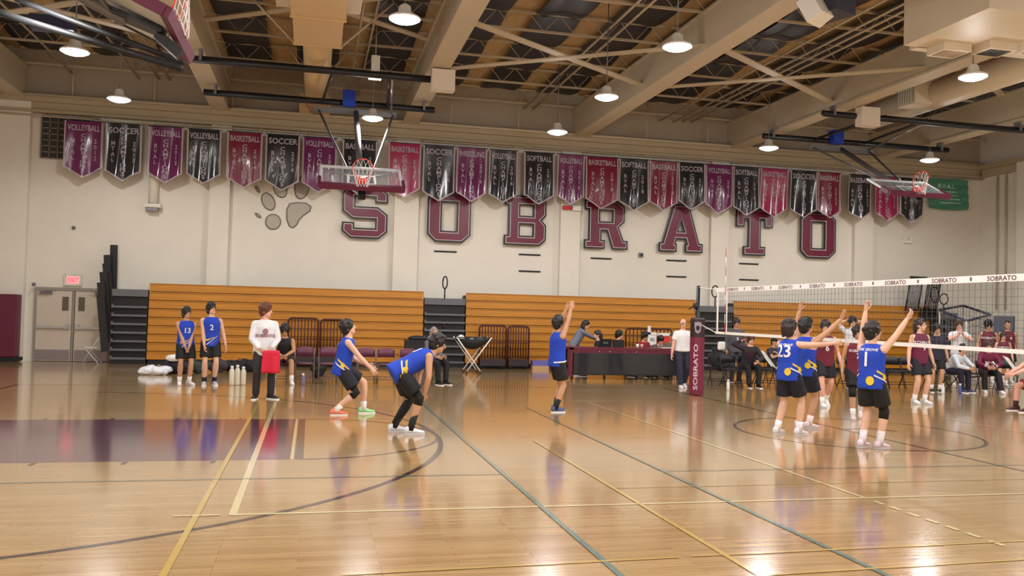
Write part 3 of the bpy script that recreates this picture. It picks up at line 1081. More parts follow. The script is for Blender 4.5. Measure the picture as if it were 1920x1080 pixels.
def hoop(label, piv, fw, ang, L, opaque=False, rig=None):
    piv, fw = V(piv), V(fw)
    side = V((0, 0, 1)).cross(fw)
    m = fw * math.sin(ang) - V((0, 0, 1)) * math.cos(ang)
    nr = side.cross(m)
    if nr.z < 0:
        nr = -nr
    t = thing('basketball_hoop', label, 'hoop', piv + m * L, 0, 'folded basketball hoops')
    bc = piv + m * L

    def P(s, d, n=0.0):
        return bc + side * s - m * d + nr * n
    B = MB()
    B.bar(P(-0.9, 0.535), P(0.9, 0.535), 1.05, 0.012, up=nr)
    B.build('board', mat('board_back', (206, 208, 204), 0.35) if opaque else GLASS, t)
    for a, b in ((P(-0.9, 0), P(-0.9, 1.07)), (P(0.9, 0), P(0.9, 1.07)), (P(-0.93, 1.07), P(0.93, 1.07)), (P(-0.93, 0.02), P(0.93, 0.02))):
        MB().bar(a, b, 0.06, 0.05, up=nr).build('board_frame', BFRAME if not opaque else BLACKM, t)
    # target square
    for a, b in ((P(-0.3, 0.15, 0.012), P(-0.3, 0.6, 0.012)), (P(0.3, 0.15, 0.012), P(0.3, 0.6, 0.012)), (P(-0.3, 0.6, 0.012), P(0.3, 0.6, 0.012)), (P(-0.3, 0.15, 0.012), P(0.3, 0.15, 0.012))):
        MB().bar(a, b, 0.05, 0.006, up=nr).build('target_line', WHITE, t)
    MB().bar(P(-0.95, -0.02), P(0.95, -0.02), 0.1, 0.13, up=nr).build('edge_pad', HPAD, t)
    for sx in (-1, 1):
        MB().bar(P(sx * 0.93, 0.0), P(sx * 0.93, 0.36), 0.07, 0.13, up=nr).build('corner_pad', HPAD, t)
    # rim and net
    rc = P(0, 0.15, 0.38)
    ex, ey = side, nr
    ring = [rc + (ex * math.cos(a) + ey * math.sin(a)) * 0.228 for a in [2 * math.pi * k / 24 for k in range(25)]]
    rm = MB().tube(ring, 0.0095, 8)
    rm.bar(P(0, 0.15, 0.0), P(0, 0.15, 0.15), 0.2, 0.14, up=m)
    rm.bar(P(0.09, 0.15, 0.1), P(0.17, 0.15, 0.24), 0.03, 0.03).bar(P(-0.09, 0.15, 0.1), P(-0.17, 0.15, 0.24), 0.03, 0.03)
    r_ = rm.build('rim', RIMO, t, True)
    nb = MB()
    NS, NL = 12, 5
    gz = V((0, 0, -1))

    def npnt(k, l):
        f = l / NL
        a = 2 * math.pi * (k + 0.5 * (l % 2)) / NS
        q = rc + (ex * math.cos(a) + ey * math.sin(a)) * (0.225 - 0.09 * f)
        q2 = q * (1 - 0.0) + gz * (0.42 * f)
        # the lower rows gather into a level ring
        lv = rc + gz * (0.42 * f) + (ex * math.cos(a) + fw * math.sin(a)) * (0.2 - 0.08 * f)
        return q2 * (1 - f) + lv * f
    for l in range(NL):
        for k in range(NS):
            nb.bar(npnt(k, l), npnt(k, l + 1), 0.007, 0.007)
            nb.bar(npnt(k, l), npnt(k - 1 if l % 2 == 0 else k + 1, l + 1), 0.007, 0.007)
    nb.build('net', NETW, t)
    # mast, braces, bracket
    MB().tube([piv, P(0, 0.6, -0.12)], 0.075, 10).build('mast', GREYM, t, True)
    MB().bar(P(0, 0.15, -0.05), P(0, 0.75, -0.1), 0.3, 0.07, up=nr).bar(P(0, 0.2, -0.1), P(0, -0.14, -0.2), 0.16, 0.12, up=nr).build('bracket', BLACKM, t)
    for sx in (-1, 1):
        top = piv + side * (sx * 1.0)
        MB().tube([top, P(sx * 0.3, 1.15, -0.08), P(sx * 0.1, 1.02, -0.1)], 0.03, 8).build('side_brace', GREYM, t, True)
        MB().tube([P(sx * 0.75, 0.95, -0.05), P(0, 0.75, -0.12)], 0.025, 8).build('board_brace', GREYM, t, True)
    MB().bar(piv - side * 1.1, piv + side * 1.1, 0.12, 0.14).build('pivot_beam', GREYM, t)
    return t


h1 = hoop('raised glass basketball hoop hung facing the camera above letter S', (1.6, 16.1, 7.08), (0, -1, 0), math.radians(58.4), 5.0)
h2 = hoop('raised glass basketball hoop at the right in front of the green banner', (16.45, 16.1, 7.08), (0, -1, 0), math.radians(62.5), 4.05)
h3 = hoop('raised basketball hoop seen from below at the upper left corner', (-5.74, 3.6, 7.1), (1, 0, 0), math.radians(66), 5.05, True)


def rig(h, xa, xb, xc, boxpx):
    for nm, y in (('front_pipe', 13.05), ('rear_pipe', 16.2)):
        MB().tube([(xa, y, 7.33), (xb, y, 7.33)], 0.085, 10).build(nm, BLACKM, h, True)
        for x in (xa + 0.3, xb - 0.3):
            MB().box((x, y, 7.42), (0.06, 0.24, 0.26)).build('clamp', GREYM, h)
    for dx in (-0.9, 0.85):
        MB().tube([(xc + dx, 16.2, 7.33), (xc + dx * 0.75, 13.05, 7.4)], 0.04, 8).build('stay', BLACKM, h, True)
    MB().tube([(xc + 0.7, 13.1, 7.35), (xc + 0.95, 16.1, 7.1)], 0.03, 8).build('stay', CHROME, h, True)
    MB().box((xc - 0.2, 16.05, 7.42), (0.34, 0.3, 0.42)).build('winch', BLUE, h)
    p = aty(boxpx[0], boxpx[1], 12.9)
    MB().box(p, (0.56, 0.3, 0.5)).build('motor_box', WINCH, h)


rig(h1, -2.35, 3.75, 1.6, (830, 152))
rig(h2, 13.85, 20.4, 16.45, (1627, 220))
for y in (2.5, 4.7):
    MB().tube([(-9.0, y, 7.3), (-5.9, y, 7.3)], 0.08, 10).build('pipe', BLACKM, h3, True)
far = atz(348, 112, 5.55)
for a, b, r in (((30, -2, 6.6), (345, 118, 5.45), 0.045), ((-40, 12, 6.5), (340, 128, 5.3), 0.055)):
    MB().tube([atz(*a), atz(*b)], r, 8).build('side_brace', BLACK, h3, True)
p = atz(100, 45, 6.9)
MB().box(p, (0.75, 0.3, 0.25)).build('winch', mat('navy_box', (28, 32, 62), 0.5), h3)

# ------------------------------------------------------------------ ducts and ceiling boxes
DUCT = mat('duct_tan', (206, 176, 132), 0.5, noise=0.02)
DUCTW = mat('duct_cream', (214, 202, 182), 0.5, noise=0.02)
t = thing('air_duct', 'tan box plenum feeding a round duct that runs to the back wall', 'duct', (0.5, 12, 7.0))
MB().tube([(0.54, 11.5, 7.88), (0.54, 18.9, 7.88)], 0.34, 20).build('round_duct', DUCT, t, True)
for i, (ya, yb_, ww) in enumerate(((9.9, 11.7, 1.0), (8.0, 9.88, 1.05), (5.8, 7.98, 1.1))):
    MB().box((0.54, (ya + yb_) / 2, 7.86), (ww, yb_ - ya, 0.75)).build('plenum_box', DUCT, t)
    MB().box((0.54, yb_ - 0.03, 7.86), (ww + 0.05, 0.05, 0.8)).build('flange', DUCT, t)
for sx in (-1, 1):
    MB().box((0.54 + sx * 0.7, 9.8, 8.15), (0.3, 1.6, 0.5)).build('side_outlet', DUCTW, t)
    MB().tube([(0.54 + sx * 0.5, 11.65, 7.5), (0.54 + sx * 1.6, 11.4, 8.5)], 0.025, 6).build('hanger', STEEL, t, True)
    MB().tube([(0.54 + sx * 0.33, 15.2, 7.85), (0.54 + sx * 0.8, 15.2, 8.5)], 0.02, 6).build('hanger', STEEL, t, True)
MB().box((0.5, 18.9, 7.85), (0.9, 0.5, 0.5)).build('wall_box', DUCT, t)

t = thing('air_duct', 'large cream air handler box with square vents at the upper right', 'duct', (11.6, 6.2, 7.0))
q0 = atz(1690, 92, 7.2)
MB().box((q0.x + 1.6, q0.y - 1.3, 7.75), (3.4, 2.2, 1.1)).build('unit_box', DUCTW, t)
MB().box((q0.x + 0.7, q0.y - 0.1, 7.85), (1.0, 0.25, 1.3)).build('corner_panel', DUCTW, t)
for i in range(3):
    c = V((q0.x + 0.75 + 0.75 * i, q0.y - 0.42 - 0.32 * i, 7.13))
    v_ = MB().box(c, (0.62, 0.5, 0.16)).build('vent', DUCTW, t)
    MB().box(c - V((0, 0, 0.082)), (0.48, 0.36, 0.01)).build('vent_opening', GRIL if i == 1 else mat('vent_tan', (150, 124, 96), 0.6), v_)
t = thing('air_duct', 'round white duct with grilles beyond the fourth girder', 'duct', (16, 10, 7.0))
MB().tube([(16.95, 15.5, 7.96), (16.9, 5.5, 7.96)], 0.38, 20).build('round_duct', DUCTW, t, True)
for y in (12.7, 8.0):
    g_ = MB().box((16.5, y, 7.96), (0.7, 0.7, 0.62)).build('take_off', DUCTW, t)
    MB().box((16.13, y, 7.96), (0.03, 0.6, 0.5)).build('grille', mat('grille_pale', (168, 168, 160), 0.5), g_)
    for k in range(6):
        MB().box((16.11, y - 0.25 + 0.1 * k, 7.96), (0.02, 0.02, 0.5)).build('grille_slat', WHITE, g_)
p = atz(1528, 18, 7.1)
t = thing('ceiling_speaker', 'white tilted loudspeaker hung near the upper right girder', 'speaker', p)
MB().box(p, (0.42, 0.3, 0.45), rz=0.5, rx=-0.5).build('cabinet', WHITE, t)
MB().box(p + V((0.42, 0.1, 0.12)), (0.55, 0.5, 0.3), rz=0.35).build('mount_box', mat('speaker_navy', (52, 54, 72), 0.5), t)
MB().tube([p + V((0.4, 0.1, 0.2)), p + V((0.4, 0.1, 1.4))], 0.03, 8).build('stem', STEEL, t, True)
p = atz(704, 125, 7.6)
t = thing('ceiling_lamp', 'small square unlit looking ceiling lamp behind the glass hoop', 'lamp', p)
MB().box(p, (0.2, 0.2, 0.5)).build('housing', WHITE, t)
MB().box(p - V((0, 0, 0.27)), (0.3, 0.3, 0.04)).build('lens', mat('lens_dim', (240, 240, 230), 0.4, emit=2.0), t)
MB().tube([p, p + V((0, 0, 1.2))], 0.015, 6).build('stem', STEEL, t, True)

# ------------------------------------------------------------------ people
def two_bone(a, b, l1, l2, hint):
    d = b - a
    L = d.length
    if L > (l1 + l2) * 0.999:
        b = a + d * ((l1 + l2) * 0.999 / L)
        d = b - a
        L = d.length
    L = max(L, abs(l1 - l2) + 0.01)
    dn = d.normalized()
    c = (l1 * l1 + L * L - l2 * l2) / (2 * L)
    h = math.sqrt(max(0.0, l1 * l1 - c * c))
    hv = V(hint)
    hv = hv - dn * hv.dot(dn)
    hv = hv.normalized() if hv.length > 1e-4 else frame(dn)[0]
    return a + dn * c + hv * h, b


def ering(c, ax, ay, rx, ry, n=16):
    return [c + ax * (rx * math.cos(2 * math.pi * k / n)) + ay * (ry * math.sin(2 * math.pi * k / n)) for k in range(n)]


def hand(mb, w, d, pn, thumb, curl, s, mi=0):
    """palm and five fingers; d along the hand, pn palm normal, thumb towards the thumb side"""
    d = d.normalized()
    th = (thumb - d * thumb.dot(d)).normalized()
    pn = d.cross(th) * (1 if d.cross(th).dot(pn) >= 0 else -1)
    rings = []
    for k, (f, rx, ry) in enumerate(((-0.015, .024, .02), (.02, .032, .017), (.055, .04, .015), (.085, .04, .013), (.095, .034, .009))):
        rings.append(ering(w + d * (f * s), th, pn, rx * s, ry * s, 10))
    mb.loft(rings, mi)
    for i, (off, ln) in enumerate(((.029, .072), (.010, .08), (-.010, .074), (-.029, .058))):
        p = w + d * (.085 * s) + th * (off * s)
        pts = [p - d * (.015 * s), p]
        ang = 0.0
        dd = d
        for q in range(3):
            ang += curl * (0.5 + 0.35 * q)
            dd = (d * math.cos(ang) + pn * math.sin(ang) + th * (off * 2.2)).normalized()
            pts.append(pts[-1] + dd * (ln * s * (0.42, 0.32, 0.26)[q]))
        mb.tube(pts, [.0095 * s, .0095 * s, .009 * s, .0082 * s, .0065 * s], 6, mi, True)
    p = w + d * (.02 * s) + th * (.026 * s)
    a1 = (d * 0.75 + th * 0.75 + pn * 0.25).normalized()
    a2 = (d * 0.95 + th * 0.25 + pn * (0.25 + 0.5 * curl)).normalized()
    mb.tube([p, p + a1 * (.04 * s), p + a1 * (.04 * s) + a2 * (.03 * s), p + a1 * (.04 * s) + a2 * (.052 * s)], [.0125 * s, .011 * s, .0095 * s, .007 * s], 6, mi, True)


SKINS = {'light': (222, 176, 150), 'tan': (196, 148, 116), 'olive': (186, 136, 102), 'pink': (224, 170, 150), 'brown': (142, 98, 74)}
EYEW = mat('eye_white', (226, 222, 216), 0.3)
EYED = mat('eye_dark', (38, 26, 20), 0.3)
SHOEM = {}


def cloth(name, rgb, rough=0.75):
    return mat('cloth_' + name, rgb, rough, noise=0.08, nscale=9, bump=0.25, bscale=14)


def person(label, pos, heading, H=1.75, skin='tan', hair=('mop', (24, 18, 18)), shirt=('tank', 'blue', (22, 66, 176)), bottom=('shorts', 'black', (20, 20, 24)),
           shoes=(228, 226, 226), socks=(232, 228, 226), sock_h=0.12, pel=(0, 0, 0.935), lean=(0.03, 0, 1), twist=0.0, look=(1, 0, 0), lh=None, rh=None, le=None, re=None,
           lf=(0.0, 0.1, 8, 0, 0), rf=(0.0, -0.1, -8, 0, 0), lk=(1, 0.15, 0), rk=(1, -0.15, 0), curl=0.45, lhd=None, rhd=None, hem=-0.12, group=None, fine=True,
           sleeve=None, kneepads=(), legsleeve=(), decals=(), glasses=False, hips=0.0):
    s = H / 1.75
    hd = math.radians(heading)
    t = thing('person', label, 'person', (pos[0], pos[1], 0), hd, group)
    VX, VY, VZ = V((1, 0, 0)), V((0, 1, 0)), V((0, 0, 1))
    sk = mat('skin_' + skin, SKINS[skin], 0.55, noise=0.04, nscale=12)
    lipm = mat('lip_' + skin, tuple(int(c * k) for c, k in zip(SKINS[skin], (0.86, 0.66, 0.64))), 0.5)
    P = V(pel) * s
    tv = V(lean).normalized()
    hipd = V((-math.sin(hips), math.cos(hips), 0))
    sd = (VY - tv * VY.dot(tv)).normalized()
    sd = (Matrix.Rotation(twist, 3, tv) @ sd).normalized()
    tf = sd.cross(tv).normalized()
    pf0 = hipd.cross(VZ).normalized()

    def ring_at(f, off):
        k = min(1, max(0, (off + 0.1) / 0.4))
        a = (hipd * (1 - k) + sd * k).normalized()
        return a
    # slightly curved spine: hips stay upright, the chest follows the lean
    def spine(off):
        return P + tv * (off * s)
    N = spine(0.525)
    SL, SR = spine(0.43) + sd * (0.175 * s), spine(0.43) - sd * (0.175 * s)
    HL, HR = P + hipd * (0.088 * s) - VZ * (0.02 * s), P - hipd * (0.088 * s) - VZ * (0.02 * s)
    # arms
    lh = V(lh) * s if lh else V((0.06, 0.27, 0.86)) * s
    rh = V(rh) * s if rh else V((0.06, -0.27, 0.86)) * s
    EL, lh = two_bone(SL, lh, 0.29 * s, 0.255 * s, le or (-1, 0.35, -0.2))
    ER, rh = two_bone(SR, rh, 0.29 * s, 0.255 * s, re or (-1, -0.35, -0.2))
    # legs

    def leg(hip, ft, hint):
        yaw = math.radians(ft[2])
        fdir = V((math.cos(yaw), math.sin(yaw), 0))
        ank = V((ft[0], ft[1], ft[3])) * s + VZ * (0.085 * s)
        kn, ank2 = two_bone(hip, ank, 0.435 * s, 0.43 * s, hint)
        return kn, ank2, fdir
    KL, AL, FL = leg(HL, lf, lk)
    KR, AR, FR = leg(HR, rf, rk)
    # head frame
    hf = V(look).normalized()
    uh = (tv * 0.35 + VZ * 0.65).normalized() if tv.z > 0.2 else VZ
    hl = uh.cross(hf).normalized()
    hu = hf.cross(hl).normalized()
    nd = (tv * 0.6 + hu * 0.4).normalized()
    HC = N + nd * (0.06 * s) + hu * (0.085 * s) + hf * (0.018 * s)
    hs = s * 1.07

    def hp(x, y, z):
        return HC + hf * (x * hs) + hl * (y * hs) + hu * (z * hs)
    # ---- body
    b = MB()
    rg = []
    for off, rx, ry in ((-.115, .10, .085), (-.09, .135, .105), (-.03, .163, .115), (.08, .148, .105), (.17, .138, .098), (.28, .155, .11), (.38, .165, .112), (.44, .155, .1), (.49, .11, .08), (.525, .06, .06)):
        a = ring_at(0, off)
        f = a.cross(tv).normalized()
        rg.append(ering(spine(off), a, f, rx * s, ry * s, 18))
    b.loft(rg)
    b.tube([N - tv * (.03 * s), N + nd * (.05 * s), HC - hu * (.06 * s) - hf * (.02 * s)], [.06 * s, .054 * s, .052 * s], 12, 0, True)
    for S_, E_, W_r in ((SL, EL, lh), (SR, ER, rh)):
        b.tube([S_ * 0.6 + spine(0.44) * 0.4, S_], [.062 * s, .056 * s], 10, 0, True)
        b.tube([S_, S_ * 0.55 + E_ * 0.45, E_], [.056 * s, .05 * s, .041 * s], 10, 0, True)
        b.tube([E_, E_ * 0.65 + W_r * 0.35, W_r], [.041 * s, .043 * s, .028 * s], 10, 0, True)
    for Hh, K_, A_ in ((HL, KL, AL), (HR, KR, AR)):
        b.tube([Hh, Hh * 0.6 + K_ * 0.4, K_], [.086 * s, .076 * s, .054 * s], 12, 0, True)
        b.tube([K_, K_ * 0.68 + A_ * 0.32, A_ + VZ * 0.02], [.056 * s, .062 * s, .038 * s], 12, 0, True)
    b.ell(hp(-.008, 0, .018), (.093 * hs, .074 * hs, .098 * hs), (hf, hl, hu), 14, 10)
    b.ell(hp(.022, 0, -.05), (.062 * hs, .056 * hs, .066 * hs), (hf, hl, hu), 12, 8)
    b.ell(hp(.052, 0, -.09), (.028 * hs, .03 * hs, .024 * hs), (hf, hl, hu), 10, 6)
    for sg in (1, -1):
        b.ell(hp(-.012, sg * .075, -.012), (.02 * hs, .01 * hs, .032 * hs), (hf, hl, hu), 8, 6)
    b = voxel(b, 0.0125 if fine else 0.017, 3)
    # face
    b.ell(hp(.09, 0, -.022), (.022 * s, .014 * s, .026 * s), (hf, hl, hu), 8, 6)
    b.ell(hp(.084, 0, .0), (.012 * s, .009 * s, .026 * s), (hf, hl, hu), 8, 6)
    for sg in (1, -1):
        b.ell(hp(.076, sg * .031, .002), (.01 * s, .015 * s, .008 * s), (hf, hl, hu), 8, 6, 1)
        b.ell(hp(.083, sg * .03, .002), (.006 * s, .007 * s, .007 * s), (hf, hl, hu), 8, 6, 2)
        b.ell(hp(.08, sg * .033, .023), (.008 * s, .02 * s, .005 * s), (hf, hl, hu), 8, 5, 2)
    b.ell(hp(.08, 0, -.062), (.01 * s, .024 * s, .008 * s), (hf, hl, hu), 8, 5, 3)
    for W_r, E_, dirv, sg in ((lh, EL, lhd, 1), (rh, ER, rhd, -1)):
        d = V(dirv) if dirv else (W_r - E_)
        d.normalize()
        inward = (-sd * sg)
        pn = inward - d * inward.dot(d)
        pn = pn.normalized() if pn.length > 0.2 else tf
        th = tf - d * tf.dot(d) - pn * tf.dot(pn)
        if th.length < 0.15:
            th = VZ - d * VZ.dot(d) - pn * VZ.dot(pn)
        hand(b, W_r, d, pn, th.normalized(), curl, s)
    b.build('body', [sk, EYEW, EYED, lipm], t, True, True)
    # ---- shirt
    kind, cn, col = shirt
    sm_ = cloth(cn, col)
    b = MB()
    rg = []
    loose = 0.034 if kind != 'coat' else 0.045
    prof = [(hem, .168, .13), (hem + .05, .172, .132), (.0, .168, .125), (.08, .162, .118), (.17, .155, .113), (.28, .163, .118), (.38, .170, .118), (.44, .16, .104), (.485, .118, .086), (.51, .08, .07)]
    for off, rx, ry in prof:
        a = ring_at(0, off)
        f = a.cross(tv).normalized()
        e = loose if off < .4 else loose * .6
        rg.append(ering(spine(off), a, f, (rx + e * .75) * s, (ry + e * .75) * s, 18))
    b.loft(rg)
    for S_, E_, W_r in ((SL, EL, lh), (SR, ER, rh)):
        if kind == 'tank':
            b.tube([spine(.455) + (S_ - spine(.455)) * .45, spine(.455) + (S_ - spine(.455)) * .84], [.06 * s, .056 * s], 10, 0, True)
        else:
            b.tube([spine(.44) * .4 + S_ * .6, S_], [.07 * s, .068 * s], 10, 0, True)
            if kind == 'tee':
                e = S_ + (E_ - S_) * (sleeve or .62)
                b.tube([S_, e], [.067 * s, .068 * s], 10, 0, False)
            else:
                b.tube([S_, S_ * .5 + E_ * .5, E_], [.066 * s, .062 * s, .054 * s], 10, 0, True)
                b.tube([E_, E_ * .5 + W_r * .5, W_r - (W_r - E_).normalized() * .01], [.054 * s, .052 * s, .04 * s], 10, 0, False)
    b = voxel(b, 0.016 if fine else 0.02, 2)
    so = b.build('coat' if kind == 'coat' else ('jersey' if kind == 'tank' else 'shirt'), sm_, t, True, True)
    bvh = BVHTree.FromPolygons(b.v, b.f)

    def project(pts2, faces, centre, ax, ay, nrm, m_, nm, off=0.013):
        out, ok = [], True
        for x, y in pts2:
            o_ = centre + ax * (x * s) + ay * (y * s) + nrm * 0.5
            hit = bvh.ray_cast(o_, -nrm, 1.2)[0]
            out.append((hit if hit else centre + ax * (x * s) + ay * (y * s)) + nrm * off)
        mb_ = MB()
        mb_.add(out, faces)
        mb_.build(nm, m_, so, False, True)
    WHT = mat('print_white', (232, 230, 232), 0.6)
    YEL = mat('print_yellow', (226, 190, 40), 0.6)
    GRYP = mat('print_grey', (120, 132, 176), 0.6)
    for dc in decals:
        if dc[0] == 'num':      # number, side (+1 front, -1 back), height, size
            _, txt, fr, hgt, sz = dc[:5]
            vs, fs = text_geo(txt, sz)
            nrm = tf * fr
            ax = -sd * -1 if fr > 0 else -sd
            ax = sd * (1 if fr > 0 else -1)
            project(vs, fs, spine(hgt), ax, tv, nrm, mat(dc[5], dc[6], 0.6) if len(dc) > 5 else WHT, 'number' if txt.isdigit() else 'print')
        if dc[0] == 'swoosh':   # diagonal stripes at the hem; fr front/back, sx lean
            _, fr, sx = dc
            nrm = tf * fr
            ax = sd * (1 if fr > 0 else -1)
            for k, (m_, x0, z0, x1, z1, wd) in enumerate(((YEL, -.13, -.02, .06, .06, .035), (WHT, -.1, -.1, .13, .09, .022), (GRYP, -.02, -.1, .14, .03, .018), (YEL, -.13, .0, -.05, .0, .05))):
                n = 8
                pts, fs = [], []
                for i in range(n + 1):
                    f = i / n
                    cx, cz = x0 + (x1 - x0) * f, z0 + (z1 - z0) * f
                    ww = wd * (1 - 0.7 * f)
                    pts += [(sx * cx, cz - ww / 2), (sx * cx, cz + ww / 2)]
                fs = [(2 * i, 2 * i + 2, 2 * i + 3, 2 * i + 1) for i in range(n)]
                project(pts, fs, spine(0.03), ax, tv, nrm, m_, 'stripe', 0.011 + 0.002 * k)
        if dc[0] == 'spot':     # round patch: side angle (radians from front), height, radius, colour name, rgb
            _, an, hgt, r0, nm, rgb = dc
            nrm = (tf * math.cos(an) + sd * math.sin(an)).normalized()
            ax = nrm.cross(tv) * -1
            pts = [(0, 0)] + [(r0 * math.cos(2 * math.pi * k / 14), r0 * 1.15 * math.sin(2 * math.pi * k / 14)) for k in range(14)]
            project(pts, [(0, 1 + k, 1 + (k + 1) % 14) for k in range(14)], spine(hgt), ax, tv, nrm, mat('print_' + nm, rgb, 0.6), 'print', 0.014)
        if dc[0] == 'bar':      # stripe round the flank: from angle a0,height h0 to a1,h1, width, colour
            _, a0, h0, a1, h1, wd, nm, rgb = dc
            n = 10
            out = []
            for i in range(n + 1):
                f = i / n
                an = a0 + (a1 - a0) * f
                nrm = (tf * math.cos(an) + sd * math.sin(an)).normalized()
                for e in (-1, 1):
                    c0 = spine(h0 + (h1 - h0) * f + e * wd / 2)
                    hit = bvh.ray_cast(c0 + nrm * 0.5, -nrm, 1.0)[0] or c0
                    out.append(hit + nrm * 0.011)
            mb_ = MB()
            mb_.add(out, [(2 * i, 2 * i + 2, 2 * i + 3, 2 * i + 1) for i in range(n)])
            mb_.build('stripe', mat('print_' + nm, rgb, 0.6), so, False, True)
    # ---- trousers or shorts
    kind, cn, col = bottom[:3]
    bm_ = cloth(cn, col)
    b = MB()
    rg = []
    for off, rx, ry in ((-.12, .13, .1), (-.09, .168, .132), (-.03, .186, .138), (.05, .172, .126)):
        a = ring_at(0, off)
        f = a.cross(tv).normalized()
        rg.append(ering(spine(off), a, f, rx * s, ry * s, 18))
    b.loft(rg)
    cut = bottom[3] if len(bottom) > 3 else .78
    for Hh, K_, A_ in ((HL, KL, AL), (HR, KR, AR)):
        if kind == 'shorts':
            e = Hh + (K_ - Hh) * cut
            b.tube([Hh, Hh * .5 + e * .5, e], [.112 * s, .116 * s, .116 * s], 12, 0, False)
        else:
            b.tube([Hh, Hh * .5 + K_ * .5, K_], [.102 * s, .094 * s, .076 * s], 12, 0, True)
            b.tube([K_, K_ * .5 + A_ * .5, A_ + VZ * 0.0], [.076 * s, .072 * s, .066 * s], 12, 0, False)
    voxel(b, 0.016 if fine else 0.02, 2).build(kind, bm_, t, True, True)
    # ---- socks, shoes, pads
    for side, (K_, A_, F_, ft) in (('L', (KL, AL, FL, lf)), ('R', (KR, AR, FR, rf))):
        if kind == 'shorts' and sock_h:
            e = A_ + (K_ - A_).normalized() * (sock_h * s)
            MB().tube([A_ - VZ * .03, A_ + (K_ - A_) * .1, e], [.049 * s, .048 * s, .052 * s], 12, 0).build('sock', cloth('sock%d' % socks[0], socks), t, True, True)
        if side in legsleeve:
            Hh = HL if side == 'L' else HR
            MB().tube([Hh * .35 + K_ * .65, K_, K_ * .68 + A_ * .32, A_ + VZ * .02], [.076 * s, .065 * s, .066 * s, .044 * s], 12).build('leg_sleeve', cloth('sleeve', (14, 14, 17)), t, True, True)
        if side in kneepads:
            Hh = HL if side == 'L' else HR
            MB().tube([K_ + (Hh - K_).normalized() * .1 * s, K_, K_ + (A_ - K_).normalized() * .1 * s], [.066 * s, .068 * s, .064 * s], 12).build('knee_pad', cloth('sleeve', (14, 14, 17)), t, True, True)
        sc = shoes[side] if isinstance(shoes, dict) else shoes
        pit = math.radians(ft[4])
        base = V((A_.x, A_.y, A_.z - .085 * s))
        up = VZ * math.cos(pit) + F_ * math.sin(pit) * 1
        fd = F_ * math.cos(pit) - VZ * math.sin(pit)
        lt = up.cross(fd).normalized()
        prof = [(-.085, .012, .07, .022), (-.075, .03, .098, .032), (-.04, .036, .112, .036), (.0, .037, .108, .036), (.05, .04, .085, .039), (.1, .044, .066, .044), (.145, .044, .054, .042), (.178, .034, .046, .03), (.192, .016, .036, .014)]

        def ringp(x, wb, h, wt, z0):
            c = base + fd * (x * s)
            q = [(-wb, z0), (wb, z0), (wb * 1.02, z0 + (h - z0) * .5), (wt * .7, h), (-wt * .7, h), (-wb * 1.02, z0 + (h - z0) * .5)]
            return [c + lt * (a_ * s) + up * (h_ * s) for a_, h_ in q]
        sh = MB().loft([ringp(x, wb, h, wt, .022) for x, wb, h, wt in prof]).build('shoe', mat('shoe_%d_%d_%d' % sc, sc, 0.5), t, True, True)
        sole = (236, 234, 230) if sum(sc) < 620 else (196, 192, 196)
        MB().loft([ringp(x, wb + .004, .026, wb + .004, .0) for x, wb, h, wt in prof]).build('sole', mat('sole_%d' % sole[0], sole, 0.6), sh, False, True)
    # ---- hair
    style, hc = hair
    hm = mat('hair_%d_%d' % (hc[0], hc[1]), hc, 0.45, noise=0.25, nscale=60, bump=0.5, bscale=90)
    b = MB()
    r_ = random.Random(hash(label) % 997 if False else sum(map(ord, label)))
    if style == 'bald':
        b.loft([[hp(-.012 - .09 * math.cos(a) if True else 0, .078 * math.sin(a), z) for a in [math.pi * (-.62 + 1.24 * k / 11) for k in range(12)]] + [hp(-.012 - .07 * math.cos(a), .06 * math.sin(a), z) for a in [math.pi * (.62 - 1.24 * k / 11) for k in range(12)]] for z in (-.05, -.01, .02)])
        b.build('hair', hm, t, True, True)
    else:
        big = {'short': 0.003, 'mop': 0.021, 'afro': 0.036, 'long': 0.012, 'bob': 0.02, 'cap': 0.0}[style]
        b.ell(hp(-.02, 0, .035), ((.094 + big) * s, (.082 + big) * s, (.096 + big) * s), (hf, hl, hu), 16, 10)
        b.ell(hp(-.05, 0, -.01), ((.066 + big) * s, (.075 + big * .7) * s, (.085 + big) * s), (hf, hl, hu), 14, 8)
        nl = {'short': 10, 'mop': 36, 'afro': 40, 'long': 20, 'bob': 34, 'cap': 0}[style]
        for i in range(nl):
            az = r_.uniform(-math.pi, math.pi)
            el = r_.uniform(0.15, 1.5)
            lo = -.25 if abs(az) > 1.3 else .32
            el = r_.uniform(lo, 1.45)
            R_ = .088 + big * .9
            q = hp(-.016 + R_ * 1.05 * math.cos(el) * math.cos(az), R_ * .93 * math.cos(el) * math.sin(az), .034 + R_ * 1.05 * math.sin(el))
            rr = r_.uniform(.017, .028) * s
            b.ell(q, (rr, rr, rr * .8), (hf, hl, hu), 7, 5)
        if style in ('long', 'bob'):
            for i in range(16):
                az = r_.uniform(1.5, 2 * math.pi - 1.5)
                q = hp(-.03 + .085 * math.cos(az), .08 * math.sin(az), 0)
                b.tube([q + hu * .03 * s, q - hu * (.1 if style == 'long' else .06) * s, q - VZ * (r_.uniform(.16, .24) if style == 'long' else r_.uniform(.09, .12)) * s], [.03 * s, .028 * s, .014 * s], 8, 0, True)
        voxel(b, 0.013 if fine else 0.018, 1).build('hair', hm, t, True, True)
        if style == 'cap':
            c = MB()
            c.ell(hp(-.012, 0, .055), (.104 * s, .09 * s, .078 * s), (hf, hl, hu), 14, 8)
            c.loft([[hp(.07, -.07, .052), hp(.07, .07, .052), hp(.07, .07, .06), hp(.07, -.07, .06)], [hp(.17, -.05, .038), hp(.17, .05, .038), hp(.17, .05, .046), hp(.17, -.05, .046)]])
            c.build('cap', cloth('cap', (22, 22, 28)), t, True, True)
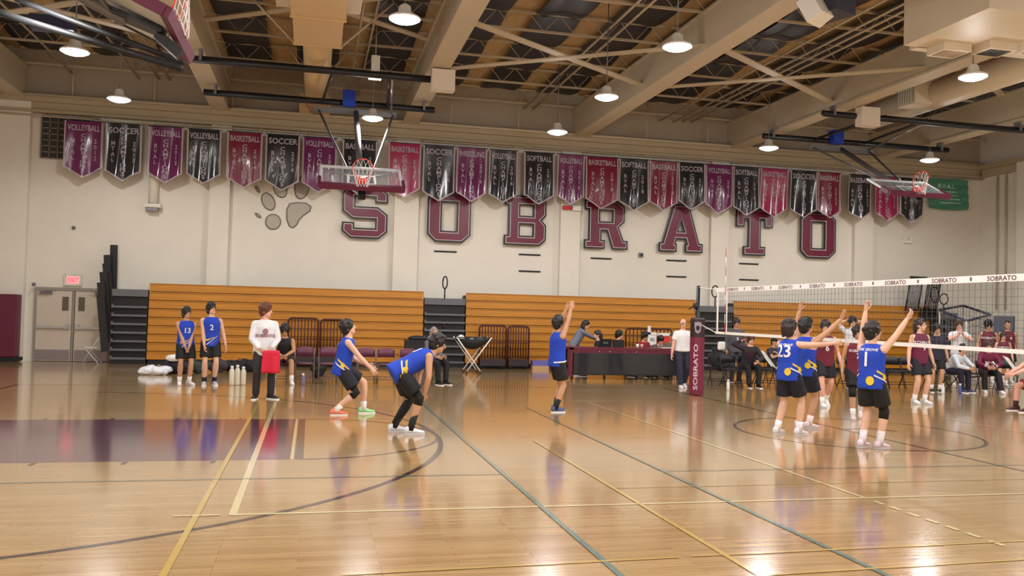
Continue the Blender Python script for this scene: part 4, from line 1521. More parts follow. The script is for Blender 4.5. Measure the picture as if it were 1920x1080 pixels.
    if glasses:
        g = MB()
        for sg in (1, -1):
            g.tube([hp(.098 + 0 * k, sg * .032 + .02 * math.cos(k * .785), .002 + .016 * math.sin(k * .785)) for k in range(9)], .003 * s, 5)
            g.tube([hp(.096, sg * .052, .004), hp(.0, sg * .08, .004)], .003 * s, 5)
        g.build('glasses', BLACKM, t, True, True)
    return t

# ------------------------------------------------------------------ folding chairs
CH = {}


def folding_chair(label, pos, heading, kind='maroon', group='folding chairs'):
    if kind not in CH:
        col = {'maroon': (104, 52, 74), 'black': (30, 30, 36), 'white': (224, 222, 220)}[kind]
        fr = {'maroon': (112, 96, 88), 'black': (34, 34, 38), 'white': (214, 212, 210)}[kind]
        cm, fm = mat('chair_' + kind, col, 0.5, noise=0.05), mat('chair_frame_' + kind, fr, 0.4, 0.3)
        t = thing('folding_chair', label, 'chair', (pos[0], pos[1], 0), math.radians(heading), group)
        MB().loft([ering(V((0.0, 0, z)), V((1, 0, 0)), V((0, 1, 0)), r, r * .98, 16) for z, r in ((.43, .19), (.44, .205), (.455, .205), (.465, .19))]).build('seat', cm, t, True, True)
        rg = []
        for i in range(9):
            y = -.21 + .42 * i / 8
            x = -.23 - .03 * math.cos(y / .21 * 1.4)
            tz = .82 - .06 * (abs(y) / .21) ** 4
            rg.append([(x - .012, y, .6), (x + .012, y, .6), (x - .018, y, tz), (x - .04, y, tz)])
        MB().loft(rg).build('backrest', cm, t, True, True)
        for sg in (1, -1):
            y = sg * .215
            MB().tube([(.2, y, .0), (-.1, y, .5), (-.25, y, .8)], .012, 8).build('leg', fm, t, True, True)
            MB().tube([(-.24, y * .94, .0), (.14, y * .94, .45)], .012, 8).build('leg', fm, t, True, True)
        MB().tube([(.14, -.21, .1), (.14, .21, .1)], .009, 6).build('stretcher', fm, t, True, True)
        MB().tube([(-.18, -.2, .08), (-.18, .2, .08)], .009, 6).build('stretcher', fm, t, True, True)
        MB().tube([(-.13, -.2, .14), (-.13, .2, .14)], .009, 6).build('stretcher', fm, t, True, True)
        CH[kind] = t
        return t
    return copy_tree(CH[kind], (pos[0], pos[1], 0), math.radians(heading), label, group)


CY = 12.95
for px, hd, lb in ((532, -92, 'maroon folding chair under the seated player in black'), (570, -88, 'maroon folding chair right beside the player seated in black'), (614, -90, 'maroon folding chair partly behind the crouching player'),
                   (686, -90, 'empty maroon folding chair just right of the crouching player'), (724, -88, 'empty maroon folding chair second right of the crouching player'), (766, -90, 'maroon folding chair behind the bending player'),
                   (806, -60, 'maroon folding chair under the man in grey')):
    folding_chair(lb, ground(px, CY), hd, 'maroon', 'left bench chairs')
p = ground(203, 19.2)
folding_chair('white folding chair leaning beside the double doors', (-5.45, 18.95, 0), 180, 'white', None)
BCH = [(1346, 13.2, -100, 'black folding chair with a coat, nearest the padded net post'), (1370, 12.6, -95, 'black folding chair left of the seated coach'), (1402, 12.7, -95, 'black folding chair under the seated coach in dark jacket'),
       (1434, 12.8, -100, 'black folding chair with a white towel beside the seated coach'), (1450, 13.6, -100, 'black folding chair under the boy in a cap'), (1646, 12.6, -105, 'empty black folding chair directly right of jersey number 1'),
       (1678, 12.6, -105, 'empty black folding chair second right of jersey number 1'), (1706, 12.6, -105, 'empty black folding chair left of the maroon player facing us'), (1750, 12.9, -110, 'black folding chair behind the maroon player facing us'),
       (1781, 11.7, -75, 'black folding chair under the leaning person in white'), (1850, 11.5, -115, 'black folding chair under the person in maroon sweater'), (1890, 11.6, -115, 'black folding chair with a white towel at the right'),
       (1548, 12.9, -100, 'black folding chair behind the two blockers'), (1590, 12.7, -100, 'black folding chair below the person with hands on head')]
for px, y, hd, lb in BCH:
    folding_chair(lb, ground(px, y), hd, 'black', 'right bench chairs')

# ------------------------------------------------------------------ barred racks
RACK = mat('rack_brown', (74, 30, 28), 0.45, 0.2)


def rack(label, px0, px1, ztop, y, n):
    a, b = ground(px0, y), ground(px1, y)
    t = thing('barred_rack', label, 'rack', ((a.x + b.x) / 2, y, 0), 0, 'tubular racks by the bleachers')
    xa, xb = a.x, b.x
    r = .1
    pts = [(xa, y, .08), (xa, y, ztop - r)] + [(xa + r - r * math.cos(q), y, ztop - r + r * math.sin(q)) for q in (.5, 1.0, 1.57)]
    pts += [(xb - r + r * math.sin(q), y, ztop - r + r * math.cos(q)) for q in (0.0, .57, 1.07)] + [(xb, y, ztop - r), (xb, y, .08)]
    MB().tube(pts, .03, 8).build('frame', RACK, t, True)
    for i in range(1, n + 1):
        x = xa + (xb - xa) * i / (n + 1)
        MB().tube([(x, y, .34), (x, y, ztop - .01)], .019, 6).build('bar', RACK, t, True)
    MB().tube([(xa, y, .34), (xb, y, .34)], .02, 6).tube([(xa, y, .8), (xb, y, .8)], .014, 6).build('rail', RACK, t, True)
    MB().box(((xa + xb) / 2, y + .02, .2), (xb - xa - .04, .26, .2)).build('base', mat('rack_base', (44, 32, 36), 0.5), t)
    for x in (xa + .1, xb - .1):
        MB().lathe([(.005, -.02), (.05, -.02), (.05, .02), (.005, .02)], (x, y - .05, .05), 12, axis='X').build('caster', BLACK, t, True)


rack('brown barred rack left of the crouching player', 538, 594, 1.42, 18.35, 8)
rack('brown barred rack directly behind the crouching player', 599, 643, 1.40, 18.35, 6)
rack('brown barred rack just right of the ball cart', 897, 947, 1.33, 18.35, 8)
rack('brown barred rack second right of the ball cart', 951, 990, 1.32, 18.35, 7)
rack('brown barred rack behind the scorer table beside the cooler', 1172, 1258, 1.33, 18.3, 11)

# ------------------------------------------------------------------ ball cart
p = ground(884, 16.6)
t = thing('ball_cart', 'black hammock ball cart on crossed white legs', 'cart', (p.x, p.y, 0))
HAM = mat('cart_fabric', (20, 24, 28), 0.7, noise=0.1)
nu, nv = 12, 8
grid = []
for q in range(nv + 1):
    for i in range(nu + 1):
        u, v = i / nu * 2 - 1, q / nv * 2 - 1
        grid.append(V((p.x + u * .5, p.y + v * .28, 1.0 - .3 * (1 - u * u) * (1 - v * v) ** .5 - .02)))
fs = [(q * (nu + 1) + i, q * (nu + 1) + i + 1, (q + 1) * (nu + 1) + i + 1, (q + 1) * (nu + 1) + i) for q in range(nv) for i in range(nu)]
o = MB().add(grid, fs).build('hammock', HAM, t, True)
sl = o.modifiers.new('s', 'SOLIDIFY')
sl.thickness = .012
for q in (-.28, .28):
    for a, b in (((-.5, 1.02), (.2, .06)), ((.5, 1.02), (-.2, .06))):
        MB().tube([(p.x + a[0], p.y + q, a[1]), (p.x + b[0], p.y + q * 1.15, b[1])], .017, 8).build('leg', WHITE, t, True)
        MB().lathe([(.005, -.018), (.04, -.018), (.04, .018), (.005, .018)], (p.x + b[0], p.y + q * 1.15, .04), 12, axis='X').build('caster', mat('caster_brown', (70, 42, 34), .5), t, True)
    MB().tube([(p.x - .5, p.y + q, 1.01), (p.x + .5, p.y + q, 1.01)], .014, 8).build('top_rail', BLACKM, t, True)
BALLW, BALLG = mat('ball_white', (226, 224, 222), .5), mat('ball_grey', (120, 124, 124), .5)
for i, (dx, dy, m_, lb) in enumerate(((-.33, 0, BALLW, 'white volleyball at the left end of the ball cart'), (-.03, -.06, BALLW, 'white volleyball in the middle of the ball cart'), (.22, -.05, BALLG, 'grey volleyball at the right of the ball cart'))):
    c = V((p.x + dx, p.y + dy, .93 - .2 * (1 - (dx / .5) ** 2) + .16))
    b = thing('volleyball', lb, 'ball', c, 0, 'volleyballs in the cart')
    MB().ell(c, (.105, .105, .105), None, 16, 10).build('skin', m_, b, True)
    for ax in range(3):
        R_ = [V((math.cos(a), math.sin(a), 0)) for a in [2 * math.pi * k / 20 for k in range(21)]]
        R_ = [V((v.z, v.x, v.y)) if ax == 1 else (V((v.x, v.z, v.y)) if ax == 2 else v) for v in R_]
        MB().tube([c + v * .105 for v in R_], .002, 4).build('seam', GREYM, b)

# ------------------------------------------------------------------ equipment case behind the bending player
p0, p1 = ground(758, 17.2), ground(812, 17.2)
t = thing('equipment_case', 'black equipment case on wheels behind the bending player', 'case', ((p0.x + p1.x) / 2, 17.2, 0))
MB().box(((p0.x + p1.x) / 2, 17.2, .47), (p1.x - p0.x, .5, .76)).build('body', BLACK, t)
MB().box(((p0.x + p1.x) / 2, 17.2, .87), (p1.x - p0.x + .03, .53, .05)).build('lid', BLACKM, t)
for x in (p0.x + .08, p1.x - .08):
    MB().lathe([(.005, -.02), (.045, -.02), (.045, .02), (.005, .02)], (x, 17.0, .045), 12, axis='X').build('caster', GREYM, t, True)
q = V((p1.x - .1, 17.1, .965))
o = MB().ell(q, (.085, .085, .065), None, 12, 8).box(q + V((0, -.05, -.045)), (.12, .2, .03)).build('baseball_cap', WHITE, None, True)
tag(o, 'small white cap lying on the black equipment case', 'cap')
q = V((p0.x + .35, 17.15, .9))
o = MB().loft([ering(q + V((0, 0, z)), V((1, 0, 0)), V((0, 1, 0)), rx, ry, 14) for z, rx, ry in ((0, .26, .16), (.05, .28, .17), (.1, .2, .12), (.12, .05, .04))]).build('folded_jacket', cloth('jacket', (34, 34, 40)), None, True)
tag(o, 'dark folded jacket lying on the black equipment case', 'jacket')

# ------------------------------------------------------------------ scorer table
YT = 14.6
a, b = ground(1066, YT), ground(1318, YT)
t = thing('scorer_table', 'long maroon scorer table with glossy black front panel', 'table', ((a.x + b.x) / 2, YT, 0))
xa, xb = a.x, b.x
TM = mat('table_maroon', (96, 22, 48), .4)
MB().box(((xa + xb) / 2, YT + .3, .83), (xb - xa, .64, .07)).build('table_top', TM, t)
MB().box(((xa + xb) / 2, YT + .02, .75), (xb - xa, .05, .09)).build('front_rail', TM, t)
MB().box(((xa + xb) / 2, YT + .0, .43), (xb - xa - .2, .04, .56)).build('front_panel', mat('table_black', (38, 40, 46), .16, coat=.4), t)
MB().box(((xa + xb) / 2, YT + .0, .135), (xb - xa - .16, .05, .035)).build('bottom_rail', BLACKM, t)
for x in (xa + .06, xb - .06):
    MB().box((x, YT + .03, .46), (.13, .1, .78)).build('end_post', TM, t)
    MB().box((x, YT + .5, .45), (.08, .08, .72)).build('leg', BLACKM, t)
for k in range(5):
    x = xa + .1 + (xb - xa - .2) * k / 4
    MB().lathe([(.005, -.02), (.045, -.02), (.045, .02), (.005, .02)], (x, YT + .05, .045), 12, axis='X').box((x, YT + .05, .1), (.03, .05, .05)).build('caster', BLACK, t, True)
for px in (1124, 1144, 1172, 1193):
    q = aty(px, 656, YT - .01)
    MB().lathe([(.02, .01), (.022, -.01), (.005, -.012)], (q.x, YT - .01, .75), 10, axis='Y').build('stud', CHROME, t, True)
q = ground(1132, 15.0)
t = thing('laptop', 'black laptop standing open on the scorer table', 'laptop', (q.x, 15.0, .866))
MB().box((q.x, 15.05, .876), (.36, .25, .018)).build('base', BLACK, t)
MB().box((q.x, 14.92, .98), (.36, .015, .22), rx=.2).build('screen', BLACK, t)
MB().box((q.x, 14.905, .98), (.14, .004, .05), rx=.2).build('sticker', GREYM, t)
t = thing('score_monitor', 'black monitor box on the scorer table by the laptop', 'monitor', (q.x + .38, 15.0, .866))
MB().box((q.x + .4, 15.0, .97), (.3, .12, .2)).build('case', BLACK, t)
MB().box((q.x + .4, 15.0, .871), (.2, .16, .012)).build('foot', BLACK, t)
for k, (px, m_, lb) in enumerate(((1194, WHITE, 'white paper cup on the scorer table'), (1202, mat('cup_pink', (216, 168, 160), .5), 'pale pink cup on the scorer table'))):
    q = ground(px, 14.8)
    o = MB().lathe([(.005, 0), (.032, 0), (.042, .1), (.038, .1), (.03, .01), (.005, .01)], (q.x, 14.8, .866), 14).build('paper_cup', m_, None, True)
    tag(o, lb, 'cup')
q = ground(1248, 14.85)
o = MB().box((q.x, 14.85, .872), (.34, .24, .008)).box((q.x + .03, 14.86, .879), (.3, .22, .005), rz=.15).build('score_sheet', WHITE, None)
tag(o, 'white score sheets lying on the right of the scorer table', 'paper')
# cooler on a small stand
q = ground(1238, 16.9)
t = thing('side_table', 'small white topped folding table behind the scorer table', 'table', (q.x, 16.9, 0))
MB().box((q.x - .1, 16.9, .76), (1.1, .5, .04)).build('table_top', WHITE, t)
for sx in (-.58, .38):
    for sy in (-.2, .2):
        MB().tube([(q.x + sx, 16.9 + sy, 0), (q.x + sx, 16.9 + sy, .74)], .015, 8).build('leg', GREYM, t, True)
t = thing('cooler', 'red drink cooler with a white lid on the side table', 'cooler', (q.x + .12, 16.9, .78))
MB().box((q.x + .12, 16.9, .97), (.42, .32, .38)).build('body', mat('cooler_red', (214, 58, 40), .4), t)
MB().box((q.x + .12, 16.9, 1.2), (.46, .36, .08)).build('lid', WHITE, t)
MB().box((q.x + .12, 16.7, .86), (.05, .06, .05)).build('tap', WHITE, t)
t = thing('first_aid_sign', 'white board with a cross shaped stand left of the cooler', 'sign', (q.x - .36, 16.9, .78))
MB().box((q.x - .3, 16.88, 1.02), (.28, .03, .3)).build('board', WHITE, t)
MB().box((q.x - .38, 16.92, 1.12), (.09, .03, .66)).box((q.x - .38, 16.92, 1.22), (.46, .03, .07)).build('post', WHITE, t)
MB().box((q.x - .3, 16.86, 1.04), (.14, .005, .1)).build('print', mat('print_greyblue', (150, 160, 176), .6), t)

# ------------------------------------------------------------------ volleyball net and padded posts
XN = 9.07
YP = 10.4
VNET = thing('volleyball_net', 'white banded volleyball net crossing the court', 'net', (XN, 4.5, 0))
ZT, ZBT = 2.39, 1.43
BAND = mat('net_band', (236, 232, 228), .6)
CORD = mat('net_cord', (84, 82, 84), .8)
ya, yb_ = -.35, 9.5
MB().bar((XN, ya, ZT - .045), (XN, yb_, ZT - .045), .012, .09).build('top_band', BAND, VNET)
MB().bar((XN, ya, ZBT), (XN, yb_, ZBT), .012, .055).build('bottom_band', BAND, VNET)
mb = MB()
n = int((yb_ - ya) / .1)
for i in range(n + 1):
    y = ya + (yb_ - ya) * i / n
    mb.bar((XN, y, ZBT), (XN, y, ZT - .09), .0036, .0036)
for k in range(1, 9):
    z = ZBT + (ZT - .09 - ZBT) * k / 9
    mb.bar((XN, ya, z), (XN, yb_, z), .0036, .0036)
o = mb.build('net_mesh', CORD, VNET)
o['kind'] = 'stuff'
NTX = mat('net_text', (86, 44, 54), .6)
for i in range(9):
    yc = yb_ - .75 - i * 1.02
    vs, fs = text_geo('SOBRATO', .085)
    MB().add([V((XN - .008, yc - x * 1.25, ZT - .075 + y)) for x, y in vs], fs).build('lettering', NTX, VNET)
    c = V((XN - .008, yc - .5, ZT - .045))
    pw = MB()
    for dy, dz, ra, rb in ((0, -.008, .018, .015), (-.016, .012, .006, .009), (-.005, .02, .006, .009), (.007, .02, .006, .009), (.017, .012, .006, .009)):
        pw.add([c] + [c + V((0, dy + ra * math.cos(a), dz + rb * math.sin(a))) for a in [2 * math.pi * k / 10 for k in range(10)]], [])
        base = len(pw.v) - 11
        pw.f += [(base, base + 1 + (k + 1) % 10, base + 1 + k) for k in range(10)]
        pw.m += [0] * 10
        for j in range(11):
            pw.v[base + j] = pw.v[base + j] + V((0, dy, dz)) * (1 if j == 0 else 0)
    pw.build('paw_mark', NTX, VNET)
MB().bar((XN - .004, 9.42, ZBT - .02), (XN - .004, 9.42, ZT), .012, .055, up=(0, 1, 0)).build('side_tape', BAND, VNET)
MB().bar((XN - .004, 9.0, ZBT - .02), (XN - .004, 9.0, ZT - .09), .012, .03, up=(0, 1, 0)).build('side_tape', BAND, VNET)
anr = mat('antenna_red', (186, 40, 44), .5)
for k in range(9):
    MB().tube([(XN - .02, 9.05, ZBT + .1 * 2 * k), (XN - .02, 9.05, ZBT + .1 * 2 * (k + 1))], .006, 6).build('antenna_band', BAND if k % 2 else anr, VNET, True)
for z0, z1 in ((ZT - .03, 2.42), (ZBT, 1.62)):
    MB().tube([(XN, yb_, z0), (XN, YP - .02, z1)], .008, 6).build('cable', BAND, VNET, True)
    MB().tube([(XN, ya, z0), (XN, -1.25, z1)], .008, 6).build('cable', BAND, VNET, True)
PADM = mat('post_pad', (112, 28, 58), .4, noise=.04)
for y, lb in ((YP, 'maroon padded net post with white vertical lettering'), (-1.3, 'maroon padded net post at the near side of the court')):
    t = thing('net_post', lb, 'post', (XN, y, 0))
    MB().tube([(XN, y, 0), (XN, y, 2.46)], .045, 12).build('pole', BLACKM, t, True)
    MB().lathe([(.005, .012), (.165, .012), (.17, .05), (.17, 1.3), (.005, 1.3)], (XN, y, 0), 8).build('pad', PADM, t)
    MB().lathe([(.005, 1.3), (.172, 1.3), (.172, 1.7), (.155, 1.74), (.005, 1.74)], (XN, y, 0), 8).build('pad_top', mat('pad_dark', (44, 22, 34), .4), t)
    tocam = V((CAM.x - XN, CAM.y - 10.4, 0)).normalized()
    rt = V((0, 0, 1)).cross(tocam)
    tocam = V((-math.cos(math.radians(67.5)), -math.sin(math.radians(67.5)), 0))
    tocam = V((-math.cos(math.radians(67.5)), -math.sin(math.radians(67.5)), 0))
    rt = V((0, 0, 1)).cross(tocam)
    vs, fs = text_geo('SOBRATO', .13)
    c = V((XN, y, .64)) + tocam * .162
    MB().add([c - rt * (yv - .01) + V((0, 0, 1)) * (xv * 1.75) for xv, yv in vs], fs).build('lettering', mat('pad_text', (206, 184, 190), .5), t)
    # crest: shield with a muzzle shape
    cr = [(0, -.15), (.06, -.1), (.075, .02), (.07, .12), (.035, .1), (0, .13), (-.035, .1), (-.07, .12), (-.075, .02), (-.06, -.1)]
    c = V((XN, y, 1.53)) + tocam * .164
    MB().prism(cr, c, rt, (0, 0, 1), .006).build('crest', mat('crest_grey', (150, 140, 146), .5), t)
    MB().prism([(0, -.09), (.045, -.04), (.03, .03), (-.03, .03), (-.045, -.04)], c + tocam * .006, rt, (0, 0, 1), .004).build('crest_mark', mat('pad_dark', (44, 22, 34), .4), t)
    MB().lathe([(.02, -.03), (.07, -.03), (.07, .03), (.02, .03)], (XN - .06, y, 2.0), 14, axis='X').tube([(XN - .1, y, 2.0), (XN - .22, y, 1.92)], .012, 6).build('crank', BLACKM, t, True)
    MB().tube([(XN - .03, y, 1.74), (XN - .1, y, 1.95), (XN - .02, y, 2.1)], .01, 6).build('strap', GREYM, t, True)

# ------------------------------------------------------------------ frame of a ball cage at the right
CAGE = mat('cage_frame', (44, 50, 74), .4, .3)
YC = 16.0
pts = [aty(1762, 581, YC), aty(1806, 574, YC + 1.0), aty(1856, 590, YC + .2), aty(1812, 601, YC - .7)]
zc = sum(q.z for q in pts) / 4
cx = sum(q.x for q in pts) / 4
pts = [aty(1762, 581, YC), aty(1806, 573, YC + 1.3), aty(1857, 590, YC), aty(1812, 602, YC - 1.2)]
t = thing('ball_cage', 'tall open frame of a ball cage behind the right bench', 'cage', (cx, YC, 0))
for i in range(4):
    MB().tube([pts[i], pts[(i + 1) % 4]], .04, 8).build('top_rail', CAGE, t, True)
    MB().tube([pts[i], (pts[i].x, pts[i].y, 0)], .028, 8).build('post', mat('cage_post', (176, 174, 172), .4, .3), t, True)
    q0, q1 = V((pts[i].x, pts[i].y, .12)), V((pts[(i + 1) % 4].x, pts[(i + 1) % 4].y, .12))
    MB().tube([q0, q1], .025, 8).build('base_rail', CAGE, t, True)
    # webbing in the sides
    nb = MB()
    top0, top1 = pts[i], pts[(i + 1) % 4]
    for k in range(1, 8):
        f = k / 8
        nb.bar(top0.lerp(top1, f), q0.lerp(q1, f), .01, .01)
        nb.bar(top0.lerp(q0, f), top1.lerp(q1, f), .01, .01)
    w_ = nb.build('side_netting', GREYM, t)
    w_['kind'] = 'stuff'

# ------------------------------------------------------------------ bags and bottles by the left bench
def blob(name, label, cat, c, lumps, m_, vox=0.02, extra=None):
    """soft object: overlapping ellipsoids merged into one skin"""
    b = MB()
    c = V(c)
    for x, y, z, rx, ry, rz in lumps:
        b.ell(c + V((x, y, z)), (rx, ry, rz), None, 12, 8)
    b = voxel(b, vox, 2)
    for p_ in b.v:
        n_ = mnoise.noise(p_ * 7.0) * .05 + mnoise.noise(p_ * 16.0) * .025
        p_ += (p_ - c - V((0, 0, .12))).normalized() * n_
    for p_ in b.v:
        p_.z = max(p_.z, 0.002)
    if extra is None:
        return tag(b.build(name, m_, None, True), label, cat)
    t = thing(name, label, cat, (c.x, c.y, 0))
    b.build('body', m_, t, True)
    extra(t, c)
    return t


def strap(t, c):
    MB().tube([c + V((-.2, -.05, .2)), c + V((-.1, -.08, .34)), c + V((.1, -.08, .34)), c + V((.2, -.05, .2))], .014, 6).build('strap', BLACKM, t, True)


p = ground(290, 15.0)
blob('plastic_bag', 'crumpled white plastic bag on the floor at the left', 'bag', (p.x, 15.0, 0), ((0, 0, .1, .36, .2, .12), (.2, .05, .12, .2, .16, .1), (-.2, -.03, .09, .16, .15, .1)), mat('bag_white', (228, 230, 238), .4))
p = ground(306, 16.2)
for k, (dx, lb) in enumerate(((-.12, 'left of two olive shoes by the white bag'), (.14, 'right of two olive shoes by the white bag'))):
    b = thing('loose_shoe', lb, 'shoe', (p.x + dx, 16.2, 0), 0, 'olive shoes on the floor')
    MB().loft([ering(V((p.x + dx, 16.2 + y, .09)), V((1, 0, 0)), V((0, 0, 1)), rx, rz, 10) for y, rx, rz in ((-.15, .02, .03), (-.12, .05, .06), (0, .055, .075), (.1, .05, .085), (.14, .02, .07))]).build('upper', mat('olive', (128, 128, 96), .7), b, True)
    MB().box((p.x + dx, 16.2, .015), (.1, .3, .03)).build('sole', WHITE, b)
p = ground(328, 15.4)
blob('duffel_bag', 'dark duffel bag behind the leftmost player', 'bag', (p.x, 15.4, 0), ((0, 0, .17, .34, .2, .18), (.2, 0, .15, .2, .17, .16)), cloth('duffel', (30, 28, 40)), .025, strap)
q = V((p.x - .02, 15.25, .4))
o = voxel(MB().ell(q, (.2, .14, .09)).ell(q + V((.1, 0, .04)), (.13, .1, .08)), .018, 2).build('white_towel', WHITE, None, True)
tag(o, 'white towel heaped on the dark duffel bag', 'towel')
p = ground(376, 15.9)
blob('backpack', 'dark green backpack between the two left players', 'bag', (p.x, 15.6, 0), ((0, 0, .18, .26, .18, .19), (.05, -.12, .12, .16, .1, .11)), cloth('backpack', (44, 54, 50)), .025, strap)
p = ground(406, 15.9)
blob('backpack', 'black and white backpack right of the two left players', 'bag', (p.x, 16.0, 0), ((0, 0, .17, .26, .17, .19), (.16, -.06, .17, .09, .14, .12)), cloth('backpack2', (62, 52, 60)), .025, strap)
p = ground(456, 16.5)
blob('duffel_bag', 'long black duffel bag behind the pale bottles', 'bag', (p.x, 16.3, 0), ((-.3, 0, .15, .32, .18, .16), (.1, 0, .16, .34, .2, .18), (.42, 0, .14, .2, .17, .15)), cloth('duffel2', (22, 22, 30)), .025, strap)
p = ground(596, 14.4)
blob('backpack', 'black backpack leaning between the maroon chairs', 'bag', (p.x, 14.4, 0), ((0, 0, .25, .2, .15, .26), (0, -.12, .16, .14, .08, .14)), cloth('backpack3', (20, 20, 26)), .025, strap)
JUG = mat('jug_cream', (214, 206, 186), .35)
for k, (px, h, lb) in enumerate(((434, .42, 'left tall cream water jug on the floor by the coach'), (444, .44, 'middle tall cream water jug on the floor by the coach'), (455, .40, 'right tall cream water jug on the floor by the coach'))):
    g = ground(px, 12.25)
    t = thing('water_jug', lb, 'bottle', (g.x, 12.25 + .05 * k, 0), 0, 'water jugs on the floor')
    y = 12.25 + .05 * k
    MB().lathe([(.005, 0), (.055, 0), (.058, .02), (.058, h * .72), (.04, h * .84), (.026, h * .87), (.005, h * .88)], (g.x, y, 0), 16).build('body', JUG, t, True)
    MB().lathe([(.005, h * .87), (.032, h * .87), (.032, h), (.005, h)], (g.x, y, 0), 14).build('cap', WHITE, t, True)
for px, y, rgb, lb in ((568, 12.4, (120, 104, 150), 'purple water bottle on the floor by the seated player'), (1800, 10.9, (70, 84, 150), 'blue water bottle on the floor at the right bench'), (1768, 10.9, (226, 226, 226), 'white water bottle on the floor at the right bench'),
                       (1365, 11.6, (230, 228, 220), 'slim white bottle standing on the sideline near the net post')):
    g = ground(px, y)
    t = thing('water_bottle', lb, 'bottle', (g.x, y, 0))
    MB().lathe([(.005, 0), (.036, 0), (.038, .02), (.038, .17), (.024, .21), (.005, .212)], (g.x, y, 0), 14).build('body', mat('bottle_%d' % rgb[0], rgb, .3), t, True)
    MB().lathe([(.005, .21), (.026, .21), (.026, .26), (.005, .262)], (g.x, y, 0), 12).build('cap', WHITE, t, True)
g = ground(1014, 18.2)
t = thing('storage_box', 'low blue and white box on the floor by the bleachers', 'box', (g.x, 18.3, 0))
MB().box((g.x, 18.35, .2), (.52, .3, .16)).build('lid', mat('box_lilac', (108, 104, 176), .5), t)
MB().box((g.x, 18.35, .06), (.52, .3, .12)).build('body', mat('box_tan', (198, 160, 120), .5), t)

# ------------------------------------------------------------------ the players and everyone else
BLU = ('tank', 'blue', (20, 62, 182))
MAR = ('tank', 'maroonj', (104, 20, 44))
BLKS = ('shorts', 'black', (18, 18, 22))
NAVYS = ('shorts', 'navyblack', (20, 20, 34))
DK = (26, 20, 20)
SEATP = dict(pel=(-.03, 0, .56), lf=(.42, .12, 6, 0, 0), rf=(.42, -.12, -6, 0, 0), lk=(1, .2, 1), rk=(1, -.2, 1))


def seated(**k):
    d = dict(SEATP)
    d.update(k)
    return d


NUMF = lambda n: ('num', n, 1, .24, .16)
FLANK = [('bar', -.6, -.02, -2.2, .14, .03, 'yellow2', (226, 190, 40)), ('bar', -.8, -.05, -2.4, .08, .02, 'white2', (226, 226, 232)), ('spot', -1.6, .06, .035, 'yellow2', (226, 190, 40)),
         ('bar', .6, -.02, 2.2, .14, .03, 'yellow2', (226, 190, 40)), ('bar', .8, -.05, 2.4, .08, .02, 'white2', (226, 226, 232))]
g = atz(345, 722)
person('player in blue jersey 13 standing leftmost with hands clasped', g, -72, 1.69, 'tan', ('mop', DK), BLU, BLKS, lh=(.2, .03, .80), rh=(.2, -.03, .82), look=(.9, .35, .12),
       lf=(.03, .1, 25, 0, 0), decals=[NUMF('13'), ('swoosh', 1, 1)], group='blue team')
g = atz(392, 722)
person('taller player in blue jersey 2 with glasses beside the leftmost player', g, -78, 1.80, 'light', ('mop', (34, 24, 22)), BLU, BLKS, shoes=(176, 178, 190), socks=(20, 20, 22), sock_h=.1,
       rh=(.18, -.14, .82), lh=(.06, .3, .84), look=(.9, .4, .3), glasses=True, decals=[NUMF('2'), ('swoosh', 1, 1)], group='blue team')
g = atz(492, 748)
person('coach in white long sleeve shirt and dark trousers holding a red cloth', g, -82, 1.81, 'pink', ('mop', (96, 48, 34)), ('long', 'whitelong', (226, 224, 228)), ('trousers', 'charcoal', (44, 40, 46)),
       shoes=(30, 28, 32), lh=(.24, .1, .93), rh=(.22, -.1, .92), le=(-.4, 1, -.2), re=(-.4, -1, -.2), look=(.45, .85, .02), lf=(.05, .14, 40, 0, 0), rf=(0, -.12, -20, 0, 0), curl=.9, hem=-.14,
       decals=[('spot', -.0, .3, .05, 'crest', (150, 110, 124)), ('num', 'SOBRATO', 1, .2, .075, 'print_maroon', (132, 70, 88))])
h = math.radians(-82)
fx, lx = V((math.cos(h), math.sin(h), 0)), V((-math.sin(h), math.cos(h), 0))
c = V((g.x, g.y, 0)) + fx * .36 + lx * .1
n = 8
vs, fs = [], []
for q in range(n + 1):
    for i in range(n + 1):
        u, v = i / n - .5, q / n
        vs.append(c + lx * (u * (.3 + .05 * v)) + fx * (.02 * math.sin(9 * u) * (.4 + v)) + V((0, 0, .93 - .42 * v)))
fs = [(q * (n + 1) + i, (q + 1) * (n + 1) + i, (q + 1) * (n + 1) + i + 1, q * (n + 1) + i + 1) for q in range(n) for i in range(n)]
o = MB().add(vs, fs).build('red_cloth', cloth('red', (206, 24, 56)), None, True)
o.modifiers.new('s', 'SOLIDIFY').thickness = .012
tag(o, 'bright red cloth hanging from the hands of the coach', 'cloth')
g = ground(532, CY)
person('player in black tank seated on a maroon chair, forearms on knees', g, -92, 1.74, 'olive', ('afro', (30, 20, 24)), ('tank', 'blacktank', (24, 22, 24)), ('shorts', 'brownshort', (58, 36, 34)),
       lean=(.28, 0, .95), lh=(.42, .04, .64), rh=(.42, -.04, .64), le=(0, 1, -.2), re=(0, -1, -.2), **seated(lf=(.46, .2, 12, 0, 0), rf=(.46, -.2, -12, 0, 0)))
g = atz(652, 777)
person('player in blue crouching to receive with orange and green shoes', g, 0, 1.77, 'light', ('mop', (20, 16, 18)), BLU, NAVYS, shoes={'R': (244, 122, 92), 'L': (150, 220, 150)}, pel=(-.12, 0, .75), lean=(.2, 0, 1),
       look=(.9, -.1, .32), rh=(.36, -.22, .74), lh=(.3, .2, .8), rf=(-.2, -.12, 5, 0, 0), lf=(.26, .14, 5, 0, 0), kneepads=('R',), decals=[('num', '8', -1, .26, .18)] + FLANK, curl=.3, group='blue team')
g = atz(772, 812)
